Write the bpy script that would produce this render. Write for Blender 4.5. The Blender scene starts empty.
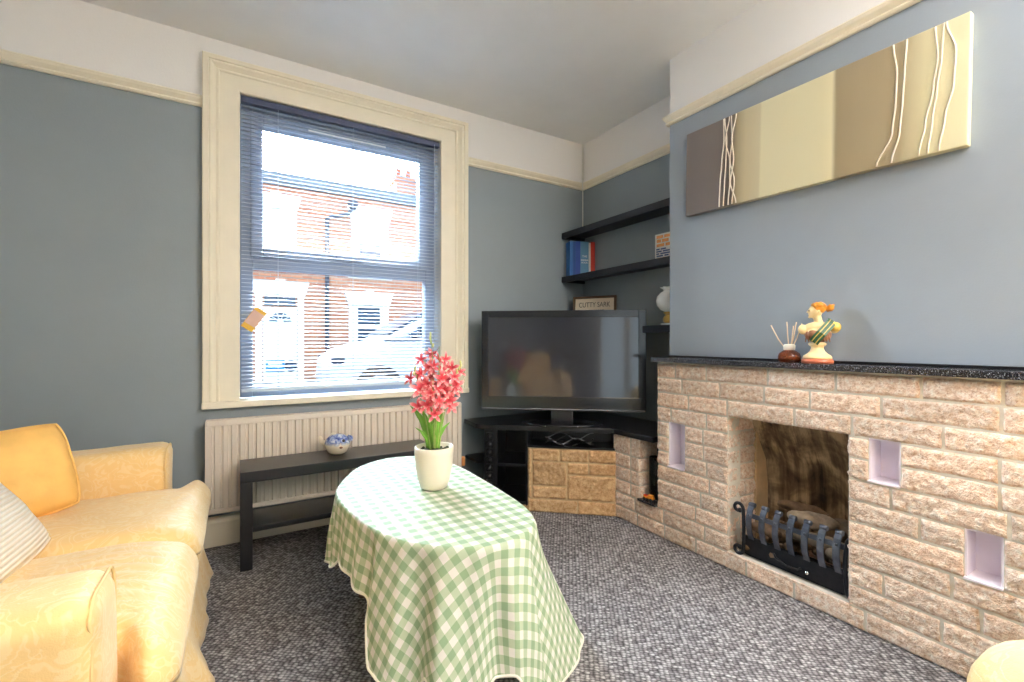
import bpy, bmesh, math, random
from mathutils import Vector, Matrix, noise
C = bpy.context.scene.collection
PI = math.pi
R = math.radians
random.seed(11)

# ------------------------------------------------------------------ helpers
def lin(c):
    def f(x):
        x /= 255.0
        return x / 12.92 if x <= 0.04045 else ((x + 0.055) / 1.055) ** 2.4
    return (f(c[0]), f(c[1]), f(c[2]), 1.0)

class MB:
    """collects shapes into one mesh"""
    def __init__(s):
        s.bm = bmesh.new()
    def _faces(s, vs, faces, smooth=False, mi=0):
        bv = [s.bm.verts.new(v) for v in vs]
        out = []
        for f in faces:
            try:
                fc = s.bm.faces.new([bv[i] for i in f])
                fc.smooth = smooth
                fc.material_index = mi
                out.append(fc)
            except ValueError:
                pass
        return bv, out
    def box(s, x0, x1, y0, y1, z0, z1, bev=0.0, seg=2, M=None):
        b = bmesh.new()
        bmesh.ops.create_cube(b, size=1.0)
        for v in b.verts:
            v.co = Vector((x0 + (v.co.x + .5) * (x1 - x0), y0 + (v.co.y + .5) * (y1 - y0), z0 + (v.co.z + .5) * (z1 - z0)))
        if bev > 0:
            bmesh.ops.bevel(b, geom=b.edges[:], offset=bev, segments=seg, profile=.6, affect='EDGES')
            for f in b.faces: f.smooth = False
        if M is not None:
            bmesh.ops.transform(b, matrix=M, verts=b.verts[:])
        s.merge(b)
        return s
    def merge(s, b):
        me = bpy.data.meshes.new('tmp')
        b.to_mesh(me); b.free()
        s.bm.from_mesh(me)
        bpy.data.meshes.remove(me)
    def lathe(s, prof, n=32, o=(0, 0, 0), smooth=True, caps=True, sx=1, sy=1):
        rings = []
        for r, z in prof:
            rings.append([s.bm.verts.new((o[0] + sx * r * math.cos(2 * PI * i / n), o[1] + sy * r * math.sin(2 * PI * i / n), o[2] + z)) for i in range(n)])
        for a, b in zip(rings, rings[1:]):
            for i in range(n):
                f = s.bm.faces.new((a[i], a[(i + 1) % n], b[(i + 1) % n], b[i])); f.smooth = smooth
        if caps:
            if prof[0][0] > 1e-5: s.bm.faces.new(rings[0][::-1])
            if prof[-1][0] > 1e-5: s.bm.faces.new(rings[-1])
        return s
    def tube(s, pts, r, n=8, smooth=True):
        pts = [Vector(p) for p in pts]
        rr = r if isinstance(r, (list, tuple)) else [r] * len(pts)
        rings = []
        up = Vector((0, 0, 1))
        prev = None
        for i, p in enumerate(pts):
            t = (pts[min(i + 1, len(pts) - 1)] - pts[max(i - 1, 0)])
            if t.length < 1e-9: t = Vector((0, 0, 1))
            t.normalize()
            if prev is None:
                a = t.orthogonal().normalized()
            else:
                a = prev - t * prev.dot(t)
                if a.length < 1e-6: a = t.orthogonal()
                a.normalize()
            prev = a
            b = t.cross(a)
            rings.append([s.bm.verts.new(p + (a * math.cos(2 * PI * k / n) + b * math.sin(2 * PI * k / n)) * rr[i]) for k in range(n)])
        for A, B in zip(rings, rings[1:]):
            for k in range(n):
                f = s.bm.faces.new((A[k], A[(k + 1) % n], B[(k + 1) % n], B[k])); f.smooth = smooth
        s.bm.faces.new(rings[0][::-1]); s.bm.faces.new(rings[-1])
        return s
    def strap(s, pts, wdir, w, th):
        """flat band along pts, width along wdir, thickness th"""
        pts = [Vector(p) for p in pts]; wd = Vector(wdir).normalized() * w / 2
        rings = []
        for i, p in enumerate(pts):
            t = (pts[min(i + 1, len(pts) - 1)] - pts[max(i - 1, 0)]).normalized()
            n = t.cross(wd).normalized() * th / 2
            rings.append([s.bm.verts.new(q) for q in (p + wd + n, p - wd + n, p - wd - n, p + wd - n)])
        for A, B in zip(rings, rings[1:]):
            for k in range(4):
                s.bm.faces.new((A[k], A[(k + 1) % 4], B[(k + 1) % 4], B[k]))
        s.bm.faces.new(rings[0][::-1]); s.bm.faces.new(rings[-1])
        return s
    def prism(s, poly, z0, z1, bev=0.0, M=None):
        b = bmesh.new()
        vs = [b.verts.new((p[0], p[1], z0)) for p in poly]
        f = b.faces.new(vs)
        r = bmesh.ops.extrude_face_region(b, geom=[f])
        for v in r['geom']:
            if isinstance(v, bmesh.types.BMVert): v.co.z = z1
        bmesh.ops.recalc_face_normals(b, faces=b.faces[:])
        if bev > 0:
            bmesh.ops.bevel(b, geom=b.edges[:], offset=bev, segments=2, profile=.6, affect='EDGES')
        if M is not None: bmesh.ops.transform(b, matrix=M, verts=b.verts[:])
        s.merge(b)
        return s
    def ball(s, c, r, n=16, M=None):
        b = bmesh.new()
        bmesh.ops.create_uvsphere(b, u_segments=n, v_segments=max(6, n * 2 // 3), radius=1.0)
        rx, ry, rz = r if isinstance(r, (tuple, list)) else (r, r, r)
        for v in b.verts: v.co = Vector((v.co.x * rx, v.co.y * ry, v.co.z * rz))
        if M is not None: bmesh.ops.transform(b, matrix=M, verts=b.verts[:])
        for v in b.verts: v.co += Vector(c)
        for f in b.faces: f.smooth = True
        s.merge(b)
        return s
    def rbox(s, c, half, r, step=.03, fn=None, M=None):
        """soft rounded box; fn(p, u) may move each point (u in -1..1 per axis)"""
        hx, hy, hz = half
        r = min(r, hx, hy, hz)
        b = bmesh.new()
        ns = [max(4, int(round(2 * h / step))) for h in half]
        def co(ax, i):
            return -1 + 2 * i / ns[ax]
        cache = {}
        def vert(u):
            k = (round(u[0], 5), round(u[1], 5), round(u[2], 5))
            if k in cache: return cache[k]
            q = Vector((u[0] * hx, u[1] * hy, u[2] * hz))
            inn = Vector((max(-(hx - r), min(hx - r, q.x)), max(-(hy - r), min(hy - r, q.y)), max(-(hz - r), min(hz - r, q.z))))
            d = q - inn
            if d.length > 1e-9: q = inn + d.normalized() * r
            if fn: q = fn(q, u)
            cache[k] = b.verts.new(q)
            return cache[k]
        for ax in range(3):
            a1, a2 = (ax + 1) % 3, (ax + 2) % 3
            for sg in (-1, 1):
                for i in range(ns[a1]):
                    for j in range(ns[a2]):
                        quad = []
                        for di, dj in ((0, 0), (1, 0), (1, 1), (0, 1)):
                            u = [0, 0, 0]
                            u[ax] = sg; u[a1] = co(a1, i + di); u[a2] = co(a2, j + dj)
                            quad.append(vert(u))
                        if sg < 0: quad.reverse()
                        try:
                            f = b.faces.new(quad); f.smooth = True
                        except ValueError: pass
        for v in b.verts: v.co += Vector(c)
        if M is not None: bmesh.ops.transform(b, matrix=M, verts=b.verts[:])
        s.merge(b)
        return s
    def build(s, name, mat, parent=None, mods=None, off=None):
        me = bpy.data.meshes.new(name)
        if off is not None:
            for v in s.bm.verts: v.co -= Vector(off)
        bmesh.ops.recalc_face_normals(s.bm, faces=s.bm.faces[:])
        s.bm.to_mesh(me); s.bm.free()
        o = bpy.data.objects.new(name, me)
        C.objects.link(o)
        for m in (mat if isinstance(mat, (list, tuple)) else [mat]): me.materials.append(m)
        if parent is not None: o.parent = parent
        return o

def tag(o, label=None, cat=None, group=None, kind=None):
    if label: o['label'] = label
    if cat: o['category'] = cat
    if group: o['group'] = group
    if kind: o['kind'] = kind
    return o

def thing(name, label, cat, loc=(0, 0, 0), rz=0, group=None):
    o = bpy.data.objects.new(name, None)
    C.objects.link(o)
    o.empty_display_size = .05
    o.location = loc; o.rotation_euler = (0, 0, rz)
    return tag(o, label, cat, group)

def struct(name, mb, m):
    o = mb.build(name, m)
    o['kind'] = 'structure'
    return o

def copy_tree(o, parent=None):
    c = o.copy(); C.objects.link(c)
    if parent is not None: c.parent = parent
    for ch in list(o.children): copy_tree(ch, c)
    return c

def text_part(name, body, size, mat, parent, loc, rot, extrude=.0008, align='CENTER', sx=1.0, space=1.0):
    cu = bpy.data.curves.new(name, 'FONT')
    cu.body = body; cu.size = size; cu.extrude = extrude
    cu.align_x = align; cu.align_y = 'CENTER'; cu.space_line = space
    o = bpy.data.objects.new(name, cu)
    C.objects.link(o)
    o.data.materials.append(mat)
    bpy.context.view_layer.update()
    dg = bpy.context.evaluated_depsgraph_get()
    me = bpy.data.meshes.new_from_object(o.evaluated_get(dg))
    bpy.data.objects.remove(o)
    o = bpy.data.objects.new(name, me); C.objects.link(o)
    if not me.materials: me.materials.append(mat)
    o.parent = parent
    o.location = loc; o.rotation_euler = rot
    o.scale = (sx, 1, 1)
    return o

def remesh(o, voxel, smooth=4):
    m = o.modifiers.new('remesh', 'REMESH'); m.mode = 'VOXEL'; m.voxel_size = voxel; m.use_smooth_shade = True
    if smooth:
        k = o.modifiers.new('smooth', 'SMOOTH'); k.factor = .5; k.iterations = smooth
    return o

# ------------------------------------------------------------------ materials
class NT:
    def __init__(s, name):
        s.m = bpy.data.materials.new(name); s.m.use_nodes = True
        s.t = s.m.node_tree; s.t.nodes.clear()
        s.out = s.n('ShaderNodeOutputMaterial')
        s.b = s.n('ShaderNodeBsdfPrincipled')
        s.l(s.b, 'BSDF', s.out, 'Surface')
    def n(s, ty, **kw):
        x = s.t.nodes.new(ty)
        for k, v in kw.items(): setattr(x, k, v)
        return x
    def l(s, a, ao, b, bi): s.t.links.new(a.outputs[ao], b.inputs[bi])
    def set(s, node, **kw):
        for k, v in kw.items(): node.inputs[k.replace('_', ' ')].default_value = v
    def coord(s, out='Object', scale=(1, 1, 1), rot=(0, 0, 0)):
        tc = s.n('ShaderNodeTexCoord'); mp = s.n('ShaderNodeMapping')
        s.l(tc, out, mp, 'Vector')
        mp.inputs['Scale'].default_value = scale; mp.inputs['Rotation'].default_value = rot
        return mp
    def noise(s, vec, scale, detail=3, rough=.55, dist=0):
        x = s.n('ShaderNodeTexNoise'); s.l(vec, 0, x, 'Vector')
        x.inputs['Scale'].default_value = scale; x.inputs['Detail'].default_value = detail
        x.inputs['Roughness'].default_value = rough; x.inputs['Distortion'].default_value = dist
        return x
    def ramp(s, src, so, stops, interp='LINEAR'):
        x = s.n('ShaderNodeValToRGB'); s.l(src, so, x, 'Fac')
        cr = x.color_ramp; cr.interpolation = interp
        while len(cr.elements) < len(stops): cr.elements.new(.5)
        for e, (p, c) in zip(cr.elements, stops):
            e.position = p; e.color = c if len(c) == 4 else (*c, 1)
        return x
    def mix(s, f, a, b, blend='MIX'):
        x = s.n('ShaderNodeMix', data_type='RGBA', blend_type=blend)
        for v, i in ((f, 0), (a, 6), (b, 7)):
            if isinstance(v, tuple) and hasattr(v[0], 'outputs'): s.t.links.new(v[0].outputs[v[1]], x.inputs[i])
            else: x.inputs[i].default_value = v
        return x
    def math(s, op, a, b=None):
        x = s.n('ShaderNodeMath', operation=op)
        for i, v in enumerate((a, b)):
            if v is None: continue
            if isinstance(v, tuple): s.t.links.new(v[0].outputs[v[1]], x.inputs[i])
            else: x.inputs[i].default_value = v
        return x
    def bump(s, src, so, strength=.2, dist=.002):
        x = s.n('ShaderNodeBump'); s.l(src, so, x, 'Height')
        x.inputs['Strength'].default_value = strength; x.inputs['Distance'].default_value = dist
        s.l(x, 'Normal', s.b, 'Normal')
        return x

def plain(name, c, rough=.5, metal=0.0, var=.08, scale=12, bump=0.0, bscale=200, coat=0, spec=None):
    k = NT(name)
    col = lin(c)
    v = k.coord()
    nz = k.noise(v, scale, 4)
    r = k.ramp(nz, 'Fac', [(.3, tuple(x * (1 - var) for x in col[:3])), (.7, tuple(min(1, x * (1 + var)) for x in col[:3]))])
    k.l(r, 'Color', k.b, 'Base Color')
    k.b.inputs['Roughness'].default_value = rough
    k.b.inputs['Metallic'].default_value = metal
    if spec is not None: k.b.inputs['Specular IOR Level'].default_value = spec
    if coat: k.b.inputs['Coat Weight'].default_value = coat
    if bump:
        b = k.noise(v, bscale, 3)
        k.bump(b, 'Fac', bump)
    return k.m

def wall_paint(name, low, high, zsplit, rough):
    k = NT(name)
    g = k.n('ShaderNodeNewGeometry'); sp = k.n('ShaderNodeSeparateXYZ'); k.l(g, 'Position', sp, 'Vector')
    st = k.math('GREATER_THAN', (sp, 'Z'), zsplit)
    v = k.coord()
    nz = k.noise(v, 1.3, 5, .6)
    lo = lin(low)
    r = k.ramp(nz, 'Fac', [(.3, tuple(x * .93 for x in lo[:3])), (.7, tuple(x * 1.05 for x in lo[:3]))])
    mx = k.mix((st, 'Value'), (r, 'Color'), lin(high))
    k.l(mx, 2, k.b, 'Base Color')
    r2 = k.ramp(nz, 'Fac', [(.3, (rough * .92,) * 3), (.7, (rough * 1.1,) * 3)])
    mr = k.mix((st, 'Value'), (r2, 'Color'), (.8, .8, .8, 1))
    k.l(mr, 2, k.b, 'Roughness')
    fine = k.noise(v, 160, 4, .6); big = k.noise(v, 9, 3)
    ad = k.math('ADD', (fine, 'Fac'), (big, 'Fac'))
    k.bump(ad, 'Value', .16, .003)
    return k.m

M = {}
M['wall'] = wall_paint('grey_wall_paint', (136, 145, 150), (240, 237, 234), 2.262, .55)
M['chimney'] = wall_paint('satin_grey_wall_paint', (149, 159, 170), (240, 239, 238), 2.262, .32)
M['ceiling'] = plain('ceiling_paint', (240, 240, 240), .9, var=.03, scale=3, bump=.25, bscale=120)
M['cream'] = plain('cream_gloss_paint', (238, 229, 208), .38, var=.04, scale=6, bump=.05, bscale=60)
M['white_wood'] = plain('white_paint', (232, 230, 222), .45, var=.03)

def carpet():
    k = NT('woven_carpet')
    v = k.coord(rot=(0, 0, R(38)))
    wob = k.noise(v, 60, 2)
    vm = k.n('ShaderNodeVectorMath', operation='SCALE'); k.l(wob, 'Color', vm, 0); vm.inputs['Scale'].default_value = .009
    va = k.n('ShaderNodeVectorMath', operation='ADD'); k.l(v, 0, va, 0); k.l(vm, 0, va, 1)
    sc_ = k.n('ShaderNodeVectorMath', operation='MULTIPLY'); k.l(va, 0, sc_, 0); sc_.inputs[1].default_value = (64, 96, 1)
    vo = k.n('ShaderNodeTexVoronoi', voronoi_dimensions='2D'); k.l(sc_, 0, vo, 'Vector'); k.set(vo, Scale=1.0, Randomness=.42)
    sh = k.ramp(vo, 'Distance', [(.12, (1, 1, 1)), (.62, (.25, .25, .25))])
    cs_ = k.n('ShaderNodeSeparateXYZ'); k.l(vo, 'Color', cs_, 'Vector')
    cc = k.ramp(cs_, 'X', [(0, lin((126, 121, 124))), (.5, lin((164, 160, 162))), (1, lin((206, 203, 204)))])
    m0 = k.mix(1.0, (cc, 'Color'), (sh, 'Color'), 'MULTIPLY')
    nz = k.noise(v, 260, 2)
    mx = k.mix(.3, (m0, 2), (nz, 'Fac'), 'OVERLAY')
    big = k.noise(v, 2.2, 3)
    rb = k.ramp(big, 'Fac', [(.3, (.86, .86, .86)), (.7, (1.1, 1.1, 1.1))])
    m2 = k.mix(1.0, (mx, 2), (rb, 'Color'), 'MULTIPLY')
    k.l(m2, 2, k.b, 'Base Color')
    k.b.inputs['Roughness'].default_value = .95
    k.b.inputs['Specular IOR Level'].default_value = .15
    inv = k.math('SUBTRACT', 1.0, (vo, 'Distance'))
    hh = k.math('ADD', (inv, 'Value'), (nz, 'Fac'))
    k.bump(hh, 'Value', .9, .005)
    return k.m
M['carpet'] = carpet()

def stone(name, lo, mid, hi, spot, scale=70, bstr=.7):
    k = NT(name)
    v = k.coord()
    g = k.n('ShaderNodeNewGeometry')
    a = k.noise(v, scale, 5, .65); b = k.noise(v, scale * 2.3, 3, .6); c = k.noise(v, 9, 3)
    r = k.ramp(a, 'Fac', [(.28, lin(lo)), (.47, lin(mid)), (.68, lin(hi))])
    f = k.ramp(b, 'Fac', [(.56, (0, 0, 0)), (.66, (1, 1, 1))])
    fm = k.math('MULTIPLY', (f, 'Color'), .55)
    m1 = k.mix((fm, 'Value'), (r, 'Color'), lin(spot))
    rnd = k.ramp(g, 'Random Per Island', [(0, (.86, .84, .82)), (.5, (1, 1, 1)), (1, (1.05, .98, .92))])
    m2 = k.mix(1.0, (m1, 2), (rnd, 'Color'), 'MULTIPLY')
    rc = k.ramp(c, 'Fac', [(.3, (.9, .88, .85)), (.7, (1.06, 1.05, 1.04))])
    m3 = k.mix(1.0, (m2, 2), (rc, 'Color'), 'MULTIPLY')
    k.l(m3, 2, k.b, 'Base Color')
    k.b.inputs['Roughness'].default_value = .88
    ad = k.math('ADD', (a, 'Fac'), (b, 'Fac'))
    k.bump(ad, 'Value', bstr, .006)
    return k.m
M['stone'] = stone('rock_faced_stone', (206, 170, 142), (241, 216, 196), (253, 246, 237), (182, 132, 96), 58, 1.0)
M['plinth_stone'] = stone('ochre_stone', (150, 114, 76), (186, 152, 110), (208, 180, 142), (138, 98, 60), 40, .35)
M['mortar'] = plain('mortar', (216, 208, 194), .95, var=.08, scale=40, bump=.3, bscale=150)
M['plinth_mortar'] = plain('ochre_mortar', (190, 164, 126), .95, var=.08, scale=40, bump=.3, bscale=150)
M['lilac'] = plain('lilac_paint', (240, 232, 242), .55, var=.03, scale=8)

def granite():
    k = NT('speckled_granite')
    v = k.coord()
    a = k.noise(v, 320, 2, .5); b = k.noise(v, 120, 3)
    r = k.ramp(a, 'Fac', [(.5, (.012, .012, .016)), (.6, (.05, .05, .06)), (.68, (.4, .4, .44))])
    k.l(r, 'Color', k.b, 'Base Color'); k.b.inputs['Roughness'].default_value = .16
    return k.m
M['granite'] = granite()
M['black_wood'] = plain('black_gloss_wood', (22, 22, 26), .3, var=.3, scale=20, bump=.06, bscale=90)
M['black_shelf'] = plain('black_shelf_paint', (26, 27, 34), .42, var=.2, scale=14, bump=.05)
M['bench'] = plain('black_brown_veneer', (30, 29, 31), .3, var=.15, scale=18, bump=.03)
M['iron'] = plain('black_iron', (104, 110, 124), .34, metal=.9, var=.25, scale=30, bump=.2, bscale=160)
M['iron_dark'] = plain('dark_iron', (44, 45, 50), .42, metal=.7, var=.25, scale=30, bump=.2, bscale=160)
M['tv_black'] = plain('tv_plastic', (24, 25, 30), .18, var=.05, spec=.6)
def screen():
    k = NT('tv_screen')
    k.b.inputs['Base Color'].default_value = lin((46, 47, 54)); k.b.inputs['Roughness'].default_value = .065
    k.b.inputs['Specular IOR Level'].default_value = .85
    return k.m
M['screen'] = screen()
M['chrome'] = plain('chrome', (200, 202, 206), .15, metal=1, var=.02)
M['radiator'] = plain('radiator_enamel', (222, 210, 196), .42, var=.03, scale=5)
M['upvc'] = plain('blue_grey_upvc', (146, 156, 172), .35, var=.03)
M['blind'] = plain('blind_aluminium', (186, 194, 206), .4, var=.02, spec=.4)
M['blind_rail'] = plain('blind_headrail', (66, 74, 104), .4, var=.05)
M['cord'] = plain('blind_cord', (190, 196, 206), .7)

def pane():
    k = NT('window_glass')
    k.t.nodes.remove(k.b)
    tr = k.n('ShaderNodeBsdfTransparent'); gl = k.n('ShaderNodeBsdfGlossy'); gl.inputs['Roughness'].default_value = .02
    fr = k.n('ShaderNodeFresnel'); fr.inputs['IOR'].default_value = 1.45
    mx = k.n('ShaderNodeMixShader')
    k.l(fr, 'Fac', mx, 'Fac'); k.l(tr, 0, mx, 1); k.l(gl, 0, mx, 2); k.l(mx, 0, k.out, 'Surface')
    return k.m
M['glass'] = pane()
def frosted():
    k = NT('obscured_glass'); k.t.nodes.remove(k.b)
    tr = k.n('ShaderNodeBsdfTransparent'); tl = k.n('ShaderNodeBsdfTranslucent'); tl.inputs['Color'].default_value = (.8, .78, .74, 1)
    mx = k.n('ShaderNodeMixShader'); mx.inputs['Fac'].default_value = .8
    k.l(tr, 0, mx, 1); k.l(tl, 0, mx, 2); k.l(mx, 0, k.out, 'Surface')
    return k.m
M['frosted'] = frosted()

def damask(name, base, dark, light, scale=7.0):
    k = NT(name)
    v = k.coord()
    d = k.noise(v, scale, 2, .45, 1.6)
    ad = k.math('MULTIPLY', (d, 'Fac'), 1.0)
    f = k.ramp(d, 'Fac', [(.40, (0, 0, 0)), (.425, (1, 1, 1)), (.455, (0, 0, 0)), (.53, (0, 0, 0)), (.55, (.8, .8, .8)), (.60, (.8, .8, .8)), (.62, (0, 0, 0))])
    mx = k.mix((f, 'Color'), lin(base), lin(light))
    big = k.noise(v, 3, 3)
    rb = k.ramp(big, 'Fac', [(.3, (.93, .92, .9)), (.7, (1.04, 1.04, 1.04))])
    m2 = k.mix(1.0, (mx, 2), (rb, 'Color'), 'MULTIPLY')
    k.l(m2, 2, k.b, 'Base Color')
    rr = k.ramp(f, 'Color', [(0, (.62,) * 3), (1, (.5,) * 3)])
    k.l(rr, 'Color', k.b, 'Roughness')
    k.b.inputs['Sheen Weight'].default_value = .25
    weave = k.noise(v, 420, 2); cr = k.noise(v, 16, 4, .6)
    a1 = k.math('MULTIPLY', (weave, 'Fac'), .25); a2 = k.math('ADD', (a1, 'Value'), (cr, 'Fac')); a3 = k.math('ADD', (a2, 'Value'), (ad, 'Value'))
    k.bump(a3, 'Value', .35, .006)
    return k.m
M['gold'] = damask('gold_damask', (240, 203, 138), (214, 160, 84), (244, 214, 160), 13)
M['gold_plain'] = plain('gold_cushion_fabric', (238, 188, 104), .7, var=.08, scale=14, bump=.3, bscale=90)
M['welt'] = plain('gold_welt', (238, 206, 146), .7)

def knit():
    k = NT('ribbed_cream_knit')
    v = k.coord('UV')
    w = k.n('ShaderNodeTexWave', wave_type='BANDS', bands_direction='Y'); k.l(v, 0, w, 'Vector')
    k.set(w, Scale=11.5, Distortion=.5, Detail=1.0)
    r = k.ramp(w, 'Fac', [(.15, lin((238, 226, 206))), (.6, lin((248, 242, 230)))])
    k.l(r, 'Color', k.b, 'Base Color'); k.b.inputs['Roughness'].default_value = .95
    fine = k.noise(k.coord(), 300, 2)
    f2 = k.math('MULTIPLY', (fine, 'Fac'), .25); a = k.math('ADD', (w, 'Fac'), (f2, 'Value'))
    k.bump(a, 'Value', .6, .006)
    return k.m
M['knit'] = knit()

def gingham():
    k = NT('green_gingham')
    v = k.coord('UV')
    sp = k.n('ShaderNodeSeparateXYZ'); k.l(v, 0, sp, 'Vector')
    def stripe(ax):
        a = k.math('MULTIPLY', (sp, ax), 1 / .047)
        b = k.math('FRACT', (a, 'Value'))
        return k.math('LESS_THAN', (b, 'Value'), .5)
    s = k.math('ADD', (stripe('X'), 'Value'), (stripe('Y'), 'Value'))
    h = k.math('MULTIPLY', (s, 'Value'), .5)
    r = k.ramp(h, 'Value', [(0, lin((246, 242, 234))), (.4, lin((198, 210, 180))), (.9, lin((152, 178, 138)))], 'CONSTANT')
    k.l(r, 'Color', k.b, 'Base Color')
    k.b.inputs['Roughness'].default_value = .6; k.b.inputs['Specular IOR Level'].default_value = .3
    fine = k.noise(k.coord(), 500, 2); cr = k.noise(k.coord(), 14, 3)
    f2 = k.math('MULTIPLY', (fine, 'Fac'), .2); a = k.math('ADD', (f2, 'Value'), (cr, 'Fac'))
    k.bump(a, 'Value', .18, .004)
    # thin cotton: a little light comes through
    tl = k.n('ShaderNodeBsdfTranslucent'); k.l(r, 'Color', tl, 'Color')
    mx = k.n('ShaderNodeMixShader'); mx.inputs['Fac'].default_value = .18
    k.l(k.b, 'BSDF', mx, 1); k.l(tl, 0, mx, 2); k.l(mx, 0, k.out, 'Surface')
    return k.m
M['gingham'] = gingham()
M['hem'] = plain('cream_hem', (244, 240, 226), .6)
M['table'] = plain('brown_table_wood', (92, 62, 40), .5)
M['pot'] = plain('cream_ceramic', (236, 226, 206), .4, var=.02)
M['soil'] = plain('dark_moss', (58, 66, 46), .95, var=.4, scale=80, bump=.8, bscale=120)
M['leaf'] = plain('strap_leaf_green', (112, 166, 52), .4, var=.25, scale=25)
M['stem'] = plain('stem_green', (150, 170, 90), .5, var=.2)
def petal():
    k = NT('pink_petal')
    v = k.coord('UV')
    sp = k.n('ShaderNodeSeparateXYZ'); k.l(v, 0, sp, 'Vector')
    r = k.ramp(sp, 'X', [(0, lin((170, 24, 36))), (.3, lin((204, 54, 66))), (.65, lin((226, 116, 120))), (1, lin((246, 200, 192)))])
    k.l(r, 'Color', k.b, 'Base Color'); k.b.inputs['Roughness'].default_value = .5
    return k.m
M['petal'] = petal()
M['bud'] = plain('pale_bud', (206, 206, 128), .5, var=.2)

def brickwall():
    k = NT('red_brick')
    v = k.coord('Object', rot=(R(90), 0, 0))
    br = k.n('ShaderNodeTexBrick'); k.l(v, 0, br, 'Vector')
    k.set(br, Color1=lin((192, 132, 100)), Color2=lin((172, 108, 80)), Mortar=lin((172, 160, 150)), Scale=1.0, Mortar_Size=.006, Brick_Width=.225, Row_Height=.075)
    k.l(br, 'Color', k.b, 'Base Color'); k.b.inputs['Roughness'].default_value = .9
    return k.m
M['brick'] = brickwall()
M['stucco'] = plain('white_stucco', (236, 236, 232), .7, var=.02)
M['door_white'] = plain('white_door', (236, 240, 242), .4, var=.02)
M['slate'] = plain('grey_slate', (120, 126, 134), .7, var=.15)
M['dark_pane'] = plain('dark_pane', (54, 68, 88), .2, var=.3, scale=1.5, spec=.3)
M['pipe'] = plain('grey_downpipe', (70, 76, 92), .5)
M['road'] = plain('asphalt', (62, 62, 66), .9, var=.15, scale=30, bump=.4)
M['pave'] = plain('paving', (120, 118, 116), .9, var=.1, scale=8)
M['car'] = plain('white_car_paint', (166, 170, 178), .35, var=.01)
M['car_glass'] = plain('car_glass', (44, 54, 70), .15, var=.15, spec=.25)
M['tyre'] = plain('tyre', (36, 36, 40), .8)
M['blue_plastic'] = plain('blue_plastic', (40, 130, 190), .4)
M['dark_blue'] = plain('dark_blue', (40, 60, 100), .4)
M['black'] = plain('black_plastic', (18, 18, 20), .35)
M['silver'] = plain('grey_plastic', (120, 120, 126), .4)

def flat(name, c, rough=.5): return plain(name, c, rough, var=.03)
M['yellow'] = flat('yellow_card', (236, 182, 60)); M['pink'] = flat('pink_card', (214, 176, 158))
M['book_blue'] = flat('blue_cover', (32, 96, 168)); M['book_blue2'] = flat('deep_blue_cover', (24, 74, 146)); M['book_navy'] = flat('navy_cover', (36, 72, 160))
M['book_sky'] = flat('sky_blue_cover', (96, 148, 184)); M['book_red'] = flat('red_cover', (206, 58, 40)); M['paper'] = flat('page_paper', (226, 216, 196), .8)
M['white_ink'] = flat('white_ink', (236, 238, 240)); M['orange_ink'] = flat('orange_ink', (240, 164, 90)); M['blue_ink'] = flat('blue_ink', (60, 84, 130))
M['book_white'] = flat('white_cover', (240, 236, 232)); M['sign_face'] = flat('cream_sign', (212, 198, 176), .3); M['sign_frame'] = plain('dark_brass_frame', (84, 62, 40), .35, metal=.3)
M['sign_ink'] = flat('dark_ink', (54, 48, 46))
M['opal'] = flat('white_opal_glass', (236, 238, 240), .15); M['brass'] = plain('brass', (206, 168, 96), .28, metal=.85, var=.05)
M['wicks'] = flat('pale_reed', (232, 206, 170)); M['white_cap'] = flat('white_cap', (240, 234, 222), .35)
def amber():
    k = NT('amber_glass')
    k.b.inputs['Base Color'].default_value = lin((150, 74, 40)); k.b.inputs['Roughness'].default_value = .05
    k.b.inputs['Transmission Weight'].default_value = .55; k.b.inputs['IOR'].default_value = 1.45
    return k.m
M['amber'] = amber()
M['skin'] = plain('cream_figurine', (234, 206, 152), .3, var=.05, scale=40); M['hair'] = plain('golden_hair', (206, 132, 36), .35, var=.3, scale=60)
M['drape'] = plain('brown_drape', (150, 100, 70), .35, var=.35, scale=50); M['sash'] = plain('green_sash', (40, 84, 58), .35, var=.2, scale=50); M['gold_trim'] = plain('gold_trim', (226, 190, 90), .35)
M['terracotta'] = plain('terracotta', (184, 98, 66), .4, var=.08, scale=40)
M['soot'] = None
def soot():
    k = NT('sooty_fireback')
    v = k.coord()
    st = k.coord('Object', scale=(9, 26, 2.0))
    a = k.noise(v, 5.5, 4, .6, 1.0); b = k.noise(st, 1.0, 4, .6)
    m = k.math('MULTIPLY', (a, 'Fac'), (b, 'Fac'))
    r = k.ramp(m, 'Value', [(.13, lin((56, 46, 38))), (.22, lin((128, 106, 82))), (.31, lin((200, 172, 136)))])
    k.l(r, 'Color', k.b, 'Base Color'); k.b.inputs['Roughness'].default_value = .95
    k.bump(b, 'Fac', .5, .01)
    return k.m
M['soot'] = soot()
M['firebrick'] = plain('pale_fire_plaster', (206, 176, 136), .95, var=.2, scale=8, bump=.4, bscale=60)
M['log'] = plain('charred_log', (128, 104, 82), .9, var=.55, scale=18, bump=.8, bscale=40)
M['log2'] = plain('ash_grey_log', (160, 142, 122), .9, var=.5, scale=22, bump=.8, bscale=40)
M['ash'] = plain('ash', (96, 82, 70), 1, var=.4, scale=30, bump=.6)

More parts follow.
